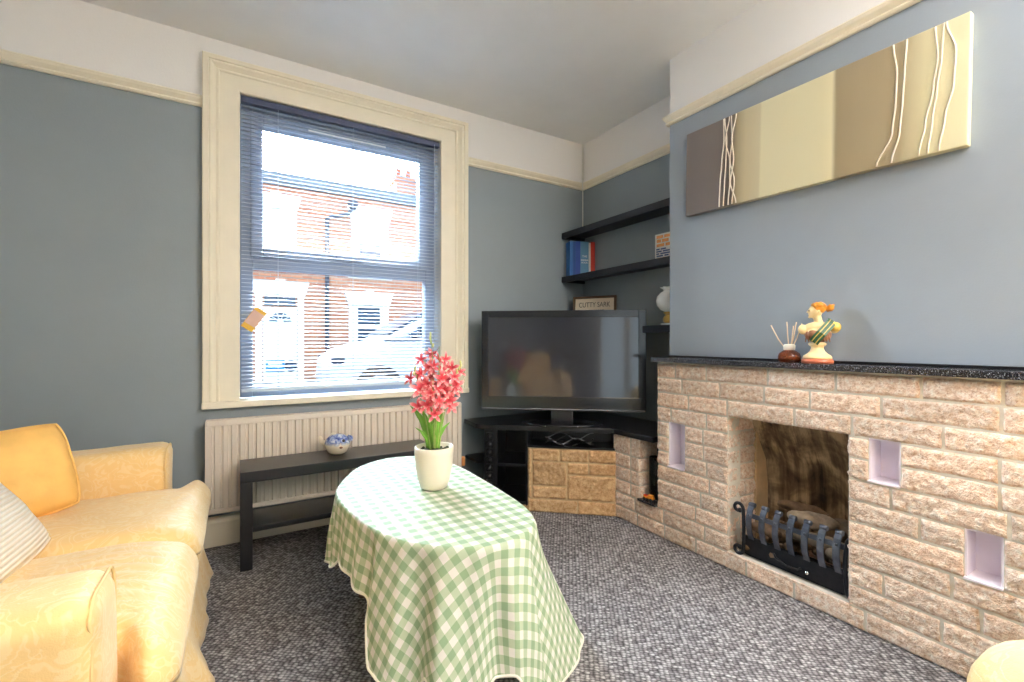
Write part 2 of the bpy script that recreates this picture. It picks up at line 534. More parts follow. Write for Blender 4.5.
def painting():
    k = NT('striped_canvas')
    v = k.coord('Object')
    sp = k.n('ShaderNodeSeparateXYZ'); k.l(v, 0, sp, 'Vector')
    wob = k.noise(k.coord('Object', scale=(1, 6, .8)), 2.5, 3)
    w2 = k.math('MULTIPLY', (wob, 'Fac'), .02)
    fy = k.math('SUBTRACT', .528, (sp, 'Y')); f = k.math('ADD', (fy, 'Value'), (w2, 'Value'))
    g = k.math('MULTIPLY', (f, 'Value'), 1 / 1.08)
    stops = [(0, (116, 108, 106)), (.17, (120, 112, 109)), (.235, (106, 97, 88)), (.262, (166, 153, 124)), (.30, (196, 185, 152)), (.36, (204, 195, 164)), (.368, (220, 214, 182)), (.6, (216, 209, 174)), (.63, (222, 214, 178)), (.645, (152, 138, 110)), (.72, (158, 144, 116)), (.83, (160, 146, 117)), (.89, (204, 196, 160)), (1, (226, 220, 184))]
    r = k.ramp(g, 'Value', [(p, lin(c)) for p, c in stops])
    k.l(r, 'Color', k.b, 'Base Color'); k.b.inputs['Roughness'].default_value = .32
    fine = k.noise(k.coord('Object', scale=(1, 8, 1)), 30, 3)
    k.bump(fine, 'Fac', .2, .003)
    return k.m
M['canvas'] = painting()
M['string'] = flat('cream_string', (232, 222, 206), .6)

def fishmat():
    k = NT('blue_mottled_glaze')
    v = k.coord()
    sp = k.n('ShaderNodeSeparateXYZ'); k.l(v, 0, sp, 'Vector')
    nz = k.noise(v, 55, 3)
    n2 = k.math('MULTIPLY', (nz, 'Fac'), .05); z = k.math('ADD', (sp, 'Z'), (n2, 'Value'))
    f = k.ramp(z, 'Value', [(.075, (0, 0, 0)), (.088, (1, 1, 1))])
    bl = k.ramp(nz, 'Fac', [(.35, lin((50, 64, 130))), (.5, lin((120, 138, 186))), (.65, lin((206, 212, 220)))])
    mx = k.mix((f, 'Color'), lin((236, 224, 200)), (bl, 'Color'))
    k.l(mx, 2, k.b, 'Base Color'); k.b.inputs['Roughness'].default_value = .15
    return k.m
M['fish'] = fishmat()
def shade():
    k = NT('paper_shade'); k.b.inputs['Base Color'].default_value = lin((240, 230, 210)); k.b.inputs['Roughness'].default_value = .9
    tl = k.n('ShaderNodeBsdfTranslucent'); tl.inputs['Color'].default_value = lin((246, 234, 212)); mx = k.n('ShaderNodeMixShader'); mx.inputs['Fac'].default_value = .55
    k.l(k.b, 'BSDF', mx, 1); k.l(tl, 0, mx, 2); k.l(mx, 0, k.out, 'Surface')
    return k.m
M['shade'] = shade()

# ------------------------------------------------------------------ the setting
D, XC, XR, XF, HC = 2.79, 2.04, 2.335, 1.937, 2.60
XL, YR = -1.8, -1.6
CY0, CY1 = .28, 1.70      # chimney breast ends
FY0, FY1 = .803, 1.289    # fire opening

b = MB(); b.box(XL - .2, XR + .5, YR - .2, D, -.1, 0); struct('floor', b, M['carpet'])
b = MB(); b.box(XL - .2, XR + .5, YR - .2, D + .3, HC, HC + .1); struct('ceiling', b, M['ceiling'])
WX0, WX1, WZ0, WZ1 = .003, 1.137, .72, 2.356
b = MB()
b.box(XL - .2, WX0, D, D + .3, -.1, HC); b.box(WX1, XR + .5, D, D + .3, -.1, HC)
b.box(WX0, WX1, D, D + .3, -.1, WZ0); b.box(WX0, WX1, D, D + .3, WZ1, HC)
struct('wall_front', b, M['wall'])
b = MB(); b.box(XL - .2, XL, YR - .2, D, 0, HC); struct('wall_left', b, M['wall'])
b = MB(); b.box(XR, XR + .5, CY1 - .02, D, 0, HC); b.box(XR, XR + .5, YR - .2, CY0 + .02, 0, HC); struct('wall_right', b, M['wall'])
# rear wall with a wide glazed opening behind the camera
RX0, RX1, RZ1 = -.80, .30, 2.1
b = MB(); b.box(XL, RX0, YR - .2, YR, 0, HC); b.box(RX1, XR, YR - .2, YR, 0, HC); b.box(RX0, RX1, YR - .2, YR, RZ1, HC)
struct('wall_rear', b, M['wall'])
# chimney breast, open behind the fire
b = MB()
b.box(XC, XR + .5, CY0, CY1, .72, HC); b.box(XC, XR + .5, FY1 + .06, CY1, 0, .72); b.box(XC, XR + .5, CY0, FY0 - .06, 0, .72); b.box(2.345, XR + .5, FY0 - .06, FY1 + .06, 0, .72)
struct('wall_chimney', b, M['chimney'])

def rail(name, pts):
    """picture rail swept along pts (x, y, nx, ny of the mitred offset)"""
    prof = [(0, 2.235), (.012, 2.235), (.018, 2.243), (.012, 2.252), (.026, 2.268), (.03, 2.28), (.022, 2.288), (0, 2.29)]
    b = MB(); rings = []
    for x, y, ox, oy in pts:
        rings.append([b.bm.verts.new((x + ox * p, y + oy * p, z)) for p, z in prof])
    for A, B in zip(rings, rings[1:]):
        for i in range(len(prof) - 1): b.bm.faces.new((A[i], A[i + 1], B[i + 1], B[i]))
    b.bm.faces.new(rings[0]); b.bm.faces.new(rings[-1][::-1])
    return struct(name, b, M['cream'])
rail('trim_1', [(XL, D, 0, -1), (-.154, D, 0, -1)])
rail('trim_2', [(1.318, D, 0, -1), (XR, D, -1, -1), (XR, CY1, -1, 0)])
rail('trim_3', [(XR - .02, CY1, 0, 1), (XC, CY1, -1, 1), (XC, CY0, -1, -1), (XR, CY0, 0, -1)])
b = MB()
prof = [(0, 0), (.02, 0), (.02, .12), (.012, .14), (.006, .15), (0, .15)]
for (xa, xb) in ((XL, 1.30),):
    A = [b.bm.verts.new((xa, D - p, z)) for p, z in prof]; B = [b.bm.verts.new((xb, D - p, z)) for p, z in prof]
    for i in range(len(prof) - 1): b.bm.faces.new((A[i], A[i + 1], B[i + 1], B[i]))
    b.bm.faces.new(A); b.bm.faces.new(B[::-1])
struct('baseboard_front', b, M['cream'])
b = MB(); b.box(XL, XL + .02, YR, D - .02, 0, .15, .004); struct('baseboard_left', b, M['cream'])

# moulded architrave around the window (mitred sweep)
b = MB()
prof = [(0, 0), (0, .016), (.004, .02), (.088, .02), (.092, .026), (.098, .026), (.104, .022), (.112, .03), (.122, .042), (.128, .044), (.134, .04), (.138, .048), (.158, .048), (.163, .044), (.163, 0)]
IX0, IX1, IZ = .009, 1.131, 2.35
rings = []
for st in range(4):
    ring = []
    for w, p in prof:
        x = IX0 - w if st < 2 else IX1 + w * 1.13
        z = .74 if st in (0, 3) else IZ + w * .93
        ring.append(b.bm.verts.new((x, D - p, z)))
    rings.append(ring)
for A, B in zip(rings, rings[1:]):
    for i in range(len(prof) - 1): b.bm.faces.new((A[i], A[i + 1], B[i + 1], B[i]))
b.bm.faces.new(rings[0]); b.bm.faces.new(rings[-1][::-1])
struct('trim_4', b, M['cream'])
# window board and reveal lining
b = MB(); b.box(-.156, 1.32, D - .05, D + .0, .706, .74, .006); b.box(WX0, WX1, D, D + .09, .706, .74)
struct('trim_5', b, M['cream'])
b = MB(); b.box(WX0, IX0, D - .001, D + .28, .74, IZ); b.box(IX1, WX1, D - .001, D + .28, .74, IZ); b.box(WX0, WX1, D - .001, D + .28, IZ, WZ1)
struct('trim_6', b, M['white_wood'])

# the window: outer frame, top-hung sash, transom, panes
win = bpy.data.objects.new('window_1', None); C.objects.link(win); win.location = (.57, D + .1, .74); win['kind'] = 'structure'
wl = win.location
def framebox(b, x0, x1, z0, z1, w, y0, y1, bev=.006):
    b.box(x0, x0 + w, y0, y1, z0, z1, bev); b.box(x1 - w, x1, y0, y1, z0, z1, bev)
    b.box(x0 + w - .0005, x1 - w + .0005, y0, y1, z0, z0 + w, bev); b.box(x0 + w - .0005, x1 - w + .0005, y0, y1, z1 - w, z1, bev)
b = MB(); framebox(b, IX0, IX1, .74, IZ, .062, D + .10, D + .17); b.box(IX0 + .0615, IX1 - .0615, D + .102, D + .168, 1.45, 1.53, .006)
b.build('window_frame', M['upvc'], win, off=wl)
b = MB(); framebox(b, .058, 1.082, 1.515, 2.305, .06, D + .085, D + .15); b.build('window_sash', M['upvc'], win, off=wl)
b = MB(); b.box(.5, .64, D + .055, D + .075, 1.535, 1.555, .005); b.box(.54, .58, D + .06, D + .086, 1.53, 1.56, .004); b.build('window_handle', M['upvc'], win, off=wl)
b = MB(); b.box(.11, 1.03, D + .118, D + .122, 1.57, 2.25); b.build('window_pane', M['glass'], win, off=wl)
b = MB(); b.box(.065, 1.075, D + .133, D + .137, .80, 1.455); b.build('window_pane', M['glass'], win, off=wl)
b = MB(); b.box(.35, .80, D + .08, D + .1, 2.268, 2.288, .003); b.build('window_vent', M['white_wood'], win, off=wl)
# glazed door set in the rear wall
w2 = bpy.data.objects.new('window_2', None); C.objects.link(w2); w2.location = (-.25, YR - .1, 0); w2['kind'] = 'structure'
b = MB(); framebox(b, RX0, RX1, 0, RZ1, .07, YR - .13, YR - .07); b.box(-.29, -.21, YR - .13, YR - .07, 0, RZ1, .005)
b.build('window_frame', M['white_wood'], w2, off=w2.location)
for a, c in ((RX0 + .07, -.29), (-.21, RX1 - .07)):
    b = MB(); b.box(a, c, YR - .102, YR - .098, .07, RZ1 - .07); b.build('window_pane', M['frosted'], w2, off=w2.location)

# ------------------------------------------------------------------ venetian blind
bl = thing('venetian_blind', 'grey aluminium venetian blind lowered over the sash window, slats open', 'blind', (.57, D + .02, .775))
o = bl.location
b = MB(); b.box(.013, 1.127, D - .004, D + .03, 2.312, 2.345, .003); b.build('headrail', M['blind_rail'], bl, off=o)
b = MB()
zs = []
z = .805
while z < 2.30:
    zs.append(z); z += .0213
for i, z in enumerate(zs):
    tilt = R(7)
    prof = []
    for j in range(5):
        t = -1 + j / 2
        yy = t * .0125; zz = .0022 * (1 - t * t)
        prof.append((D + .015 + yy * math.cos(tilt) - zz * math.sin(tilt), z + yy * math.sin(tilt) + zz * math.cos(tilt)))
    up = [(y, zz + .0004) for y, zz in prof]; dn = [(y, zz - .0004) for y, zz in prof]
    ring = up + dn[::-1]
    A = [b.bm.verts.new((.016, y, zz)) for y, zz in ring]; B = [b.bm.verts.new((1.122, y, zz)) for y, zz in ring]
    n = len(ring)
    for k in range(n): b.bm.faces.new((A[k], A[(k + 1) % n], B[(k + 1) % n], B[k]))
    b.bm.faces.new(A); b.bm.faces.new(B[::-1])
b.build('slats', M['blind'], bl, off=o)
b = MB(); b.box(.014, 1.124, D + .002, D + .028, .778, .796, .004); b.build('bottom_rail', M['blind'], bl, off=o)
for x in (.189, .587, .989):
    b = MB(); b.tube([(x, D + .0015, .79), (x, D + .0015, 2.32)], .0009, 6); b.tube([(x, D + .0285, .79), (x, D + .0285, 2.32)], .0009, 6)
    b.build('ladder_cord', M['cord'], bl, off=o)
b = MB(); b.tube([(1.09, D - .008, 1.25), (1.09, D - .008, 2.32)], .0022, 8); b.lathe([(.002, 0), (.005, .006), (.004, .03), (.0022, .036)], 10, (1.09, D - .008, 1.22)); b.build('tilt_wand', M['cord'], bl, off=o)
# yellow card hanging on the slats
tg = thing('card_tag', 'small yellow card with a pinkish middle hanging askew on the blind', 'card', (.073, D - .006, 1.165))
tg.rotation_euler = (0, R(34.5), 0)
b = MB(); b.box(-.031, .031, -.0025, .0025, -.063, .063, .002)
tc = b.build('card', M['yellow'], tg)
b = MB(); b.box(-.029, .029, -.0035, -.0024, -.036, .044, .0004); tag(b.build('panel', M['pink'], tc), 'pinkish middle panel')

# ------------------------------------------------------------------ radiator
rd = thing('radiator', 'long cream ribbed panel radiator on the wall under the window', 'radiator', (.55, D - .07, .19)); o = rd.location
b = MB()
x = -.135; pts = []
while x < 1.235:
    pts += [(x, 0), (x + .020, 0), (x + .0245, .012), (x + .032, .012)]
    x += .0365
pts = [p for p in pts if p[0] <= 1.235] + [(1.235, 0)]
Yf = D - .1
for za, zb in ((.205, .632),):
    A = [b.bm.verts.new((px, Yf + py, za)) for px, py in pts]; B = [b.bm.verts.new((px, Yf + py, zb)) for px, py in pts]
    A2 = [b.bm.verts.new((px, Yf + .02, za)) for px, py in pts]; B2 = [b.bm.verts.new((px, Yf + .02, zb)) for px, py in pts]
    for k in range(len(pts) - 1):
        b.bm.faces.new((A[k], A[k + 1], B[k + 1], B[k])); b.bm.faces.new((A2[k], B2[k], B2[k + 1], A2[k + 1]))
b.box(-.137, 1.237, Yf - .003, Yf + .02, .625, .655, .006); b.box(-.137, 1.237, Yf - .003, Yf + .02, .19, .216, .006)
b.build('front_panel', M['radiator'], rd, off=o)
b = MB(); b.box(-.139, -.134, Yf - .001, D - .03, .2, .65, .002); b.box(1.234, 1.239, Yf - .001, D - .03, .2, .65, .002); b.box(-.139, 1.239, D - .05, D - .03, .195, .65, .004)
b.build('casing', M['radiator'], rd, off=o)
b = MB()
for i in range(56): b.box(-.13 + i * .0245, -.118 + i * .0245, Yf + .018, D - .034, .648, .652)
b.box(-.137, 1.237, Yf + .015, Yf + .02, .646, .653); b.box(-.137, 1.237, D - .036, D - .031, .646, .653)
b.build('top_grille', M['radiator'], rd, off=o)
b = MB(); b.tube([(1.262, D - .07, 0), (1.262, D - .07, .2), (1.235, D - .07, .22)], .008, 10); b.build('feed_pipe', M['cream'], rd, off=o)
b = MB(); b.lathe([(.012, 0), (.016, .004), (.016, .05), (.013, .056), (0, .058)], 14, (1.262, D - .07, .235)); tag(b.build('valve', plain('valve_orange', (224, 150, 90), .5), rd, off=o), 'orange valve cap')

# ------------------------------------------------------------------ low black bench under the window
bn = thing('coffee_table', 'long low black-brown coffee table with a lower shelf in front of the radiator', 'table', (.48, 2.56, 0)); o = bn.location
BX0, BX1, BY0, BY1 = .008, .955, 2.405, 2.672
b = MB(); b.box(BX0, BX1, BY0, BY1, .40, .45, .002); b.build('tabletop', M['bench'], bn, off=o)
for x in (BX0, BX1 - .05):
    for y in (BY0, BY1 - .05):
        b = MB(); b.box(x, x + .05, y, y + .05, 0, .4, .002); b.build('leg', M['bench'], bn, off=o)
b = MB(); b.box(BX0 + .02, BX1 - .02, BY0 + .008, BY1 - .008, .168, .192, .002); b.build('shelf', M['bench'], bn, off=o)
g = thing('flat_box', 'flat grey box on the lower shelf of the black table', 'box', (.58, 2.515, .192)); o = g.location
b = MB(); b.box(.468, .70, 2.415, 2.61, .196, .244, .004); b.build('body', M['silver'], g, off=o)
for x in (.49, .68):
    for y in (2.44, 2.59): b = MB(); b.lathe([(.008, .0003), (.008, .005)], 10, (x, y, .192)); b.build('foot', M['black'], g, off=o)

# puffer fish ornament
f = thing('fish_ornament', 'round blue and cream ceramic puffer fish on the black coffee table', 'ornament', (.455, 2.56, .45), R(-22)); o = f.location
b = MB()
def fishfn(): pass
b.lathe([(.0, 0), (.03, .0), (.044, .012), (.055, .035), (.058, .055), (.052, .078), (.036, .096), (.018, .103), (0, .105)], 28, sx=1.12)
for s_, (px, pz) in (('m', (.066, .078)),):
    b.lathe([(.02, -.012), (.016, .004), (.013, .010), (.008, .012), (0, .008)], 16, (0, 0, 0))
    vs = b.bm.verts[:][-5 * 16:]
    for v in vs: v.co = Vector((v.co.z + px, v.co.x, v.co.y + pz))
b.build('body', M['fish'], f)
b = MB(); b.ball((-.083, 0, .072), (.012, .008, .026), 14, Matrix.Rotation(R(-14), 4, 'Y')); b.ball((-.068, 0, .06), (.016, .012, .012), 12); b.build('tail', M['pot'], f)
b = MB(); b.ball((-.02, 0, .104), (.014, .005, .008), 12); b.build('fin', M['pot'], f)
for y in (-.042, .042):
    b = MB(); b.ball((.04, y, .076), (.008, .006, .008), 12); e = b.build('eye', M['sign_ink'], f)
for y in (-.056, .056):
    b = MB(); b.ball((.03, y, .043), (.009, .006, .006), 12); b.build('side_fin', M['drape'], f)

# ------------------------------------------------------------------ stone fireplace
PITCH = .0781
def rock(bm_, O, d, nrm, a, c, z0, z1, amp=.010, step=.0072, rnd=None):
    """one rock-faced block on the plane through O, from a to c along d"""
    d = Vector(d).normalized(); nrm = Vector(nrm).normalized(); O = Vector(O)
    nx = max(3, int((c - a) / step)); nz = max(4, int((z1 - z0) / step))
    sd = random.uniform(0, 90)
    g = []
    for i in range(nx + 1):
        col = []
        for j in range(nz + 1):
            s = a + (c - a) * i / nx; z = z0 + (z1 - z0) * j / nz
            e = min(s - a, c - s, z - z0, z1 - z) / .0075
            e = max(0, min(1, e)); e = e * e * (3 - 2 * e)
            q = Vector((s * 26 + sd, z * 26, sd))
            nz1 = noise.noise(q) * .45 + noise.noise(q * 2.4) * .75 + noise.noise(q * 4.3) * .45
            out = -.006 + e * (.007 + amp * nz1)
            js = noise.noise(Vector((s * 40, z * 40, sd + 9))) * .003 * (1 - e)
            p = O + d * (s + js) + nrm * out; p.z += z + js
            col.append(bm_.verts.new(p))
        g.append(col)
    back = lambda v: bm_.verts.new(v.co - nrm * .02)
    for i in range(nx):
        for j in range(nz):
            f = bm_.faces.new((g[i][j], g[i + 1][j], g[i + 1][j + 1], g[i][j + 1])); f.smooth = True
    loop = [g[i][0] for i in range(nx + 1)] + [g[nx][j] for j in range(1, nz + 1)] + [g[i][nz] for i in range(nx - 1, -1, -1)] + [g[0][j] for j in range(nz - 1, 0, -1)]
    bk = [back(v) for v in loop]
    n = len(loop)
    for k in range(n): bm_.faces.new((loop[k], bk[k], bk[(k + 1) % n], loop[(k + 1) % n]))

def course(b, O, d, nrm, s0, s1, z0, z1, lens, amp=.010, joint=.0095, start=None):
    s = s0; k = 0
    while s < s1 - .004:
        L = start if (k == 0 and start) else random.uniform(*lens)
        e = s + L
        if s1 - e < lens[0] * .45: e = s1
        rock(b.bm, O, d, nrm, s, min(e, s1), z0, z1, amp)
        s = e + joint; k += 1

fs = thing('fire_surround', 'long pinkish rock-faced stone fire surround with square lilac recesses', 'fireplace', (XF + .05, 1.0, 0)); fo = fs.location
b = MB()
NA, NB, NC = (1.526, 1.626, 5 * PITCH, 8 * PITCH), (.648, .740, 7 * PITCH, 9 * PITCH), (.403, .488, 4 * PITCH, 6 * PITCH)
holes = [(FY0, FY1, PITCH, 9 * PITCH), NA, NB, NC]
O = (XF, 0, 0)
for i in range(12):
    z0, z1 = i * PITCH, (i + 1) * PITCH - .0088
    zm = (z0 + z1) / 2
    iv = [(CY0, CY1)]
    if i < 2: iv = [(CY0, 2.036)]
    for h in holes:
        if h[2] < zm < h[3]:
            nv = []
            for a, c in iv:
                if h[0] > a and h[1] < c: nv += [(a, h[0] - .002), (h[1] + .002, c)]
                else: nv.append((a, c))
            iv = nv
    for a, c in iv:
        course(b, O, (0, 1, 0), (-1, 0, 0), a, c, z0, z1, (.17, .30), start=random.uniform(.09, .26))
for i in range(2, 6):       # the short pier at the left end
    z0, z1 = i * PITCH, (i + 1) * PITCH - .0088
    if i == 5: z1 = .493
    course(b, O, (0, 1, 0), (-1, 0, 0), 1.822, 2.036, z0, z1, (.10, .16), start=random.choice((.07, .21)))
    course(b, (XF - .004, 1.822, 0), (1, 0, 0), (0, -1, 0), .0, .16, z0, z1, (.10, .18))
for i in range(1, 9):       # the cheeks of the fire opening
    z0, z1 = i * PITCH, (i + 1) * PITCH - .0088
    course(b, (XF, FY1, 0), (1, 0, 0), (0, -1, 0), .004, .225, z0, z1, (.10, .18), start=random.choice((.09, .14)))
    course(b, (XF, FY0, 0), (1, 0, 0), (0, 1, 0), .004, .225, z0, z1, (.10, .18), start=random.choice((.09, .14)))
b.build('stonework', M['stone'], fs, off=fo)
b = MB()
def cells(b, ys, zs, hl, x0, x1):
    for ya, yb in zip(ys, ys[1:]):
        for za, zb in zip(zs, zs[1:]):
            ym, zm = (ya + yb) / 2, (za + zb) / 2
            if any(h[0] < ym < h[1] and h[2] < zm < h[3] for h in hl): continue
            b.box(x0, x1, ya, yb, za, zb)
ys = sorted({CY0, CY1, *[h[k] for h in holes for k in (0, 1)]}); zz = sorted({0, 12 * PITCH, *[h[k] for h in holes for k in (2, 3)]})
cells(b, ys, zz, holes, XF + .007, XC)
b.box(XF + .007, XF + .14, CY1, 2.03, 0, 2 * PITCH - .004); b.box(XF + .007, XF + .16, 1.829, 2.03, 2 * PITCH, .493)
b.box(XC, XF + .22, FY1 + .007, FY1 + .05, PITCH, 9 * PITCH); b.box(XC, XF + .22, FY0 - .05, FY0 - .007, PITCH, 9 * PITCH)
b.build('mortar', M['mortar'], fs, off=fo)
for h in (NA, NB, NC):
    b = MB(); y0, y1, z0, z1 = h; xb = XF + .092; t = .005
    b.box(xb, xb + t, y0, y1, z0, z1); b.box(XF + .008, xb, y0, y0 + t, z0, z1); b.box(XF + .008, xb, y1 - t, y1, z0, z1)
    b.box(XF - .006, xb, y0, y1, z0, z0 + t); b.box(XF + .008, xb, y0, y1, z1 - t, z1)
    tag(b.build('recess', M['lilac'], fs, off=fo), 'lilac-painted square recess')
# fire chamber
b = MB()
b.box(XF - .002, 2.345, FY0 - .003, FY1 + .003, PITCH - .012, PITCH - .001, .002)
b.build('hearth', M['stone'], fs, off=fo)
for ya, yb in ((FY1 - .004, FY1 + .02), (FY0 - .02, FY0 + .004)):
    b = MB(); b.box(XF + .225, 2.345, ya, yb, PITCH, .72); b.build('chamber_side', M['firebrick'], fs, off=fo)
b = MB()
A = []
for i in range(17):
    y = FY0 + (FY1 - FY0) * i / 16
    row = []
    for (zq, xq) in ((PITCH - .01, 2.315), (.34, 2.315), (.47, 2.295), (.60, 2.22), (.66, 2.19), (.72, 2.19)):
        bow = .05 * (2 * i / 16 - 1) ** 4
        row.append(b.bm.verts.new((xq - bow + .006 * math.sin(i * 2.3), y, zq)))
    A.append(row)
for p, q in zip(A, A[1:]):
    for j in range(len(p) - 1):
        fc = b.bm.faces.new((p[j], q[j], q[j + 1], p[j + 1])); fc.smooth = True
b.box(XF + .1, 2.34, FY0, FY1, .704, .72)
b.build('fireback', M['soot'], fs, off=fo)

mt = thing('mantel_shelf', 'speckled black granite mantel shelf along the top of the stone fire surround', 'shelf', (1.97, 1.0, .938)); o = mt.location
b = MB(); b.box(1.902, XC, CY0 - .02, 1.712, .938, .962, .004); b.box(XC, 2.14, CY1 + .003, 1.712, .938, .962, .002); b.build('slab', M['granite'], mt, off=o)
b = MB(); b.box(XC - .012, XC, CY0, 1.70, .962, .972, .002); b.build('upstand', M['black_wood'], mt, off=o)

# iron fire basket
gr = thing('fire_basket', 'black wrought-iron fire basket with curled straps in the fireplace', 'grate', (1.98, 1.02, PITCH)); o = gr.location
b = MB(); b.box(1.966, 1.976, .80 + .02, 1.225, .088, .172, .002); b.box(1.966, 2.17, .83, 1.215, .086, .094); b.build('ash_front', M['iron_dark'], gr, off=o)
for k, y in enumerate((1.19, 1.132, 1.074, 1.016, .958, .900, .845)):
    pts = [(1.966, y, .165), (1.952, y, .195), (1.944, y, .23), (1.946, y, .265), (1.956, y, .295), (1.968, y, .312)]
    b = MB(); b.strap(pts, (0, 1, 0), .024, .006)
    b.tube([(1.974, y - .0125, .316), (1.974, y + .0125, .316)], .0105, 12)
    b.ball((1.943, y, .278), .005, 8)
    b.build('strap', M['iron'], gr, off=o)
b = MB(); b.box(1.954, 1.960, .82, 1.20, .262, .282, .001); b.build('rail', M['iron'], gr, off=o)
def scroll(y, s):
    pts = []
    for k in range(15):
        a = k / 14 * 1.6 * PI; r = .008 + .016 * (1 - k / 14)
        pts.append((y + s * (.022 - r * math.cos(a) * 1), .288 + r * math.sin(a) * 1.0))
    return pts
for y, s in ((1.222, 1), (.812, -1)):
    b = MB()
    top = []
    for k in range(16):
        a = PI - k / 15 * 1.7 * PI; r = .023 - .010 * k / 15
        top.append((1.955, y + s * (.023 + r * math.cos(a)), .292 + r * math.sin(a)))
    bot = []
    for k in range(16):
        a = PI + k / 15 * 1.7 * PI; r = .023 - .010 * k / 15
        bot.append((1.955, y + s * (.023 + r * math.cos(a)), .105 + r * math.sin(a)))
    pts = top[::-1] + [(1.952, y - s * .004, .25), (1.95, y - s * .006, .2), (1.952, y - s * .004, .15)] + bot
    b.tube(pts, .0075, 8)
    b.ball(top[-1], .011, 8); b.ball(bot[-1], .011, 8)
    b.build('end_scroll', M['iron_dark'], gr, off=o)
b = MB(); b.tube([(1.964, 1.09, .14), (1.95, 1.075, .132), (1.946, 1.03, .118), (1.95, .99, .118), (1.964, .98, .125)], .0045, 8); b.build('handle', M['iron_dark'], gr, off=o)
b = MB(); b.ball((1.96, .955, .118), .008, 10); b.build('knob', M['chrome'], gr, off=o)
# logs
lg = [((2.06, 1.13, .20), (.035, .10, .032), 20, 'log', 'rounded brown log resting behind the leftmost basket straps'),
      ((2.19, 1.09, .29), (.032, .11, .025), -12, 'log', 'dark flat log lying highest on the heap by the fireback'),
      ((2.10, 1.00, .285), (.042, .085, .032), 25, 'log2', 'thick pale log lying across the middle of the fire heap'),
      ((2.03, .96, .235), (.03, .10, .026), 5, 'log2', 'ash-grey log lying along the front of the heap'),
      ((2.15, .88, .27), (.035, .075, .03), -20, 'log', 'short brown log at the end of the heap beside the right cheek'),
      ((2.04, .865, .21), (.03, .05, .03), 30, 'log2', 'small grey log pressed against the last basket straps')]
for c, r, a, m, lab in lg:
    b = MB()
    b.ball((0, 0, 0), (1, 1, 1), 22)
    sd = random.uniform(0, 50)
    for v in b.bm.verts:
        u = v.co.copy()
        k = 1 + .3 * noise.noise(u * 1.6 + Vector((sd, 0, 0))) + .12 * noise.noise(u * 5 + Vector((sd, 3, 0)))
        v.co = Vector((u.x * r[0] * k, u.y * r[1] * (1 + .15 * k), u.z * r[2] * k))
    lo = b.build('log', M[m]); lo.location = c; lo.rotation_euler = (R(random.uniform(-12, 12)), R(20), R(a))
    tag(lo, lab, 'log', 'logs in the fire basket')
b = MB()
for i in range(70):
    x, y = random.uniform(1.985, 2.24), random.uniform(.85, 1.21)
    s = random.uniform(.012, .028)
    b.ball((x, y, .094 + s * .6 + random.uniform(0, .1)), (s, s * random.uniform(.8, 1.6), s * .8), 7, Matrix.Rotation(random.uniform(0, 3), 4, 'Z'))
tag(b.build('coals', M['log'], None), 'loose brown coals heaped inside the iron fire basket', 'coals', kind='stuff')

# ------------------------------------------------------------------ stone plinth + corner stand + TV
P0, P1 = Vector((1.53, 2.352, 0)), Vector((1.931, 2.006, 0))
dv = (P1 - P0).normalized(); nv = Vector((dv.y, -dv.x, 0))
if nv.x > 0: nv = -nv
PL = (P1 - P0).length
pl = thing('stone_plinth', 'low ochre stone block wall under the television stand, angled across the corner', 'plinth', (1.72, 2.19, 0)); o = pl.location
b = MB()
def ash(s0, s1, z0, z1): rock(b.bm, P0, dv, nv, s0, s1, z0, z1 - .009, .006)
g_ = .009
ash(0, .30, 0, .085); ash(.30 + g_, PL, 0, .085)
ash(0.03, .235, .085, .165); ash(0.03, .235, .165, .315)
ash(.235 + g_, PL, .085, .24)
ash(.235 + g_, .365, .24, .315); ash(.365 + g_, PL, .24, .315)
ash(0.03, .19, .315, .395); ash(.19 + g_, .365, .315, .395); ash(.365 + g_, PL, .315, .395)
ash(0, .03 - g_, .085, .395)
b.build('stonework', M['plinth_stone'], pl, off=o)
b = MB()
I0, I1 = P0 - nv * .007, P1 - nv * .007
poly = [(I0.x, I0.y), (I1.x, I1.y), ((I1 - nv * .15).x, (I1 - nv * .15).y), ((I0 - nv * .15).x, (I0 - nv * .15).y)]
b.prism(poly, 0, .392)
b.build('mortar', M['plinth_mortar'], pl, off=o)

ts = thing('corner_tv_stand', 'black wooden corner stand with open shelves under the television', 'tv stand', (1.75, 2.4, 0)); o = ts.location
ZT = .497
b = MB(); b.prism([(1.302, D - .004), (1.288, 2.585), (1.30, 2.555), (1.372, 2.478), (1.915, 2.012), (1.922, 1.716), (2.325, 1.716), (2.325, D - .004)], ZT, ZT + .03, .005); b.build('top', M['black_wood'], ts, off=o)
Q = lambda s, dep: P0 + dv * s - nv * dep          # along the front line, depth behind it
def qbox(b, s0, s1, d0, d1, z0, z1):
    a, c, e, f = Q(s0, d0), Q(s1, d0), Q(s1, d1), Q(s0, d1)
    b.prism([(p.x, p.y) for p in (a, c, e, f)], z0, z1, .002)
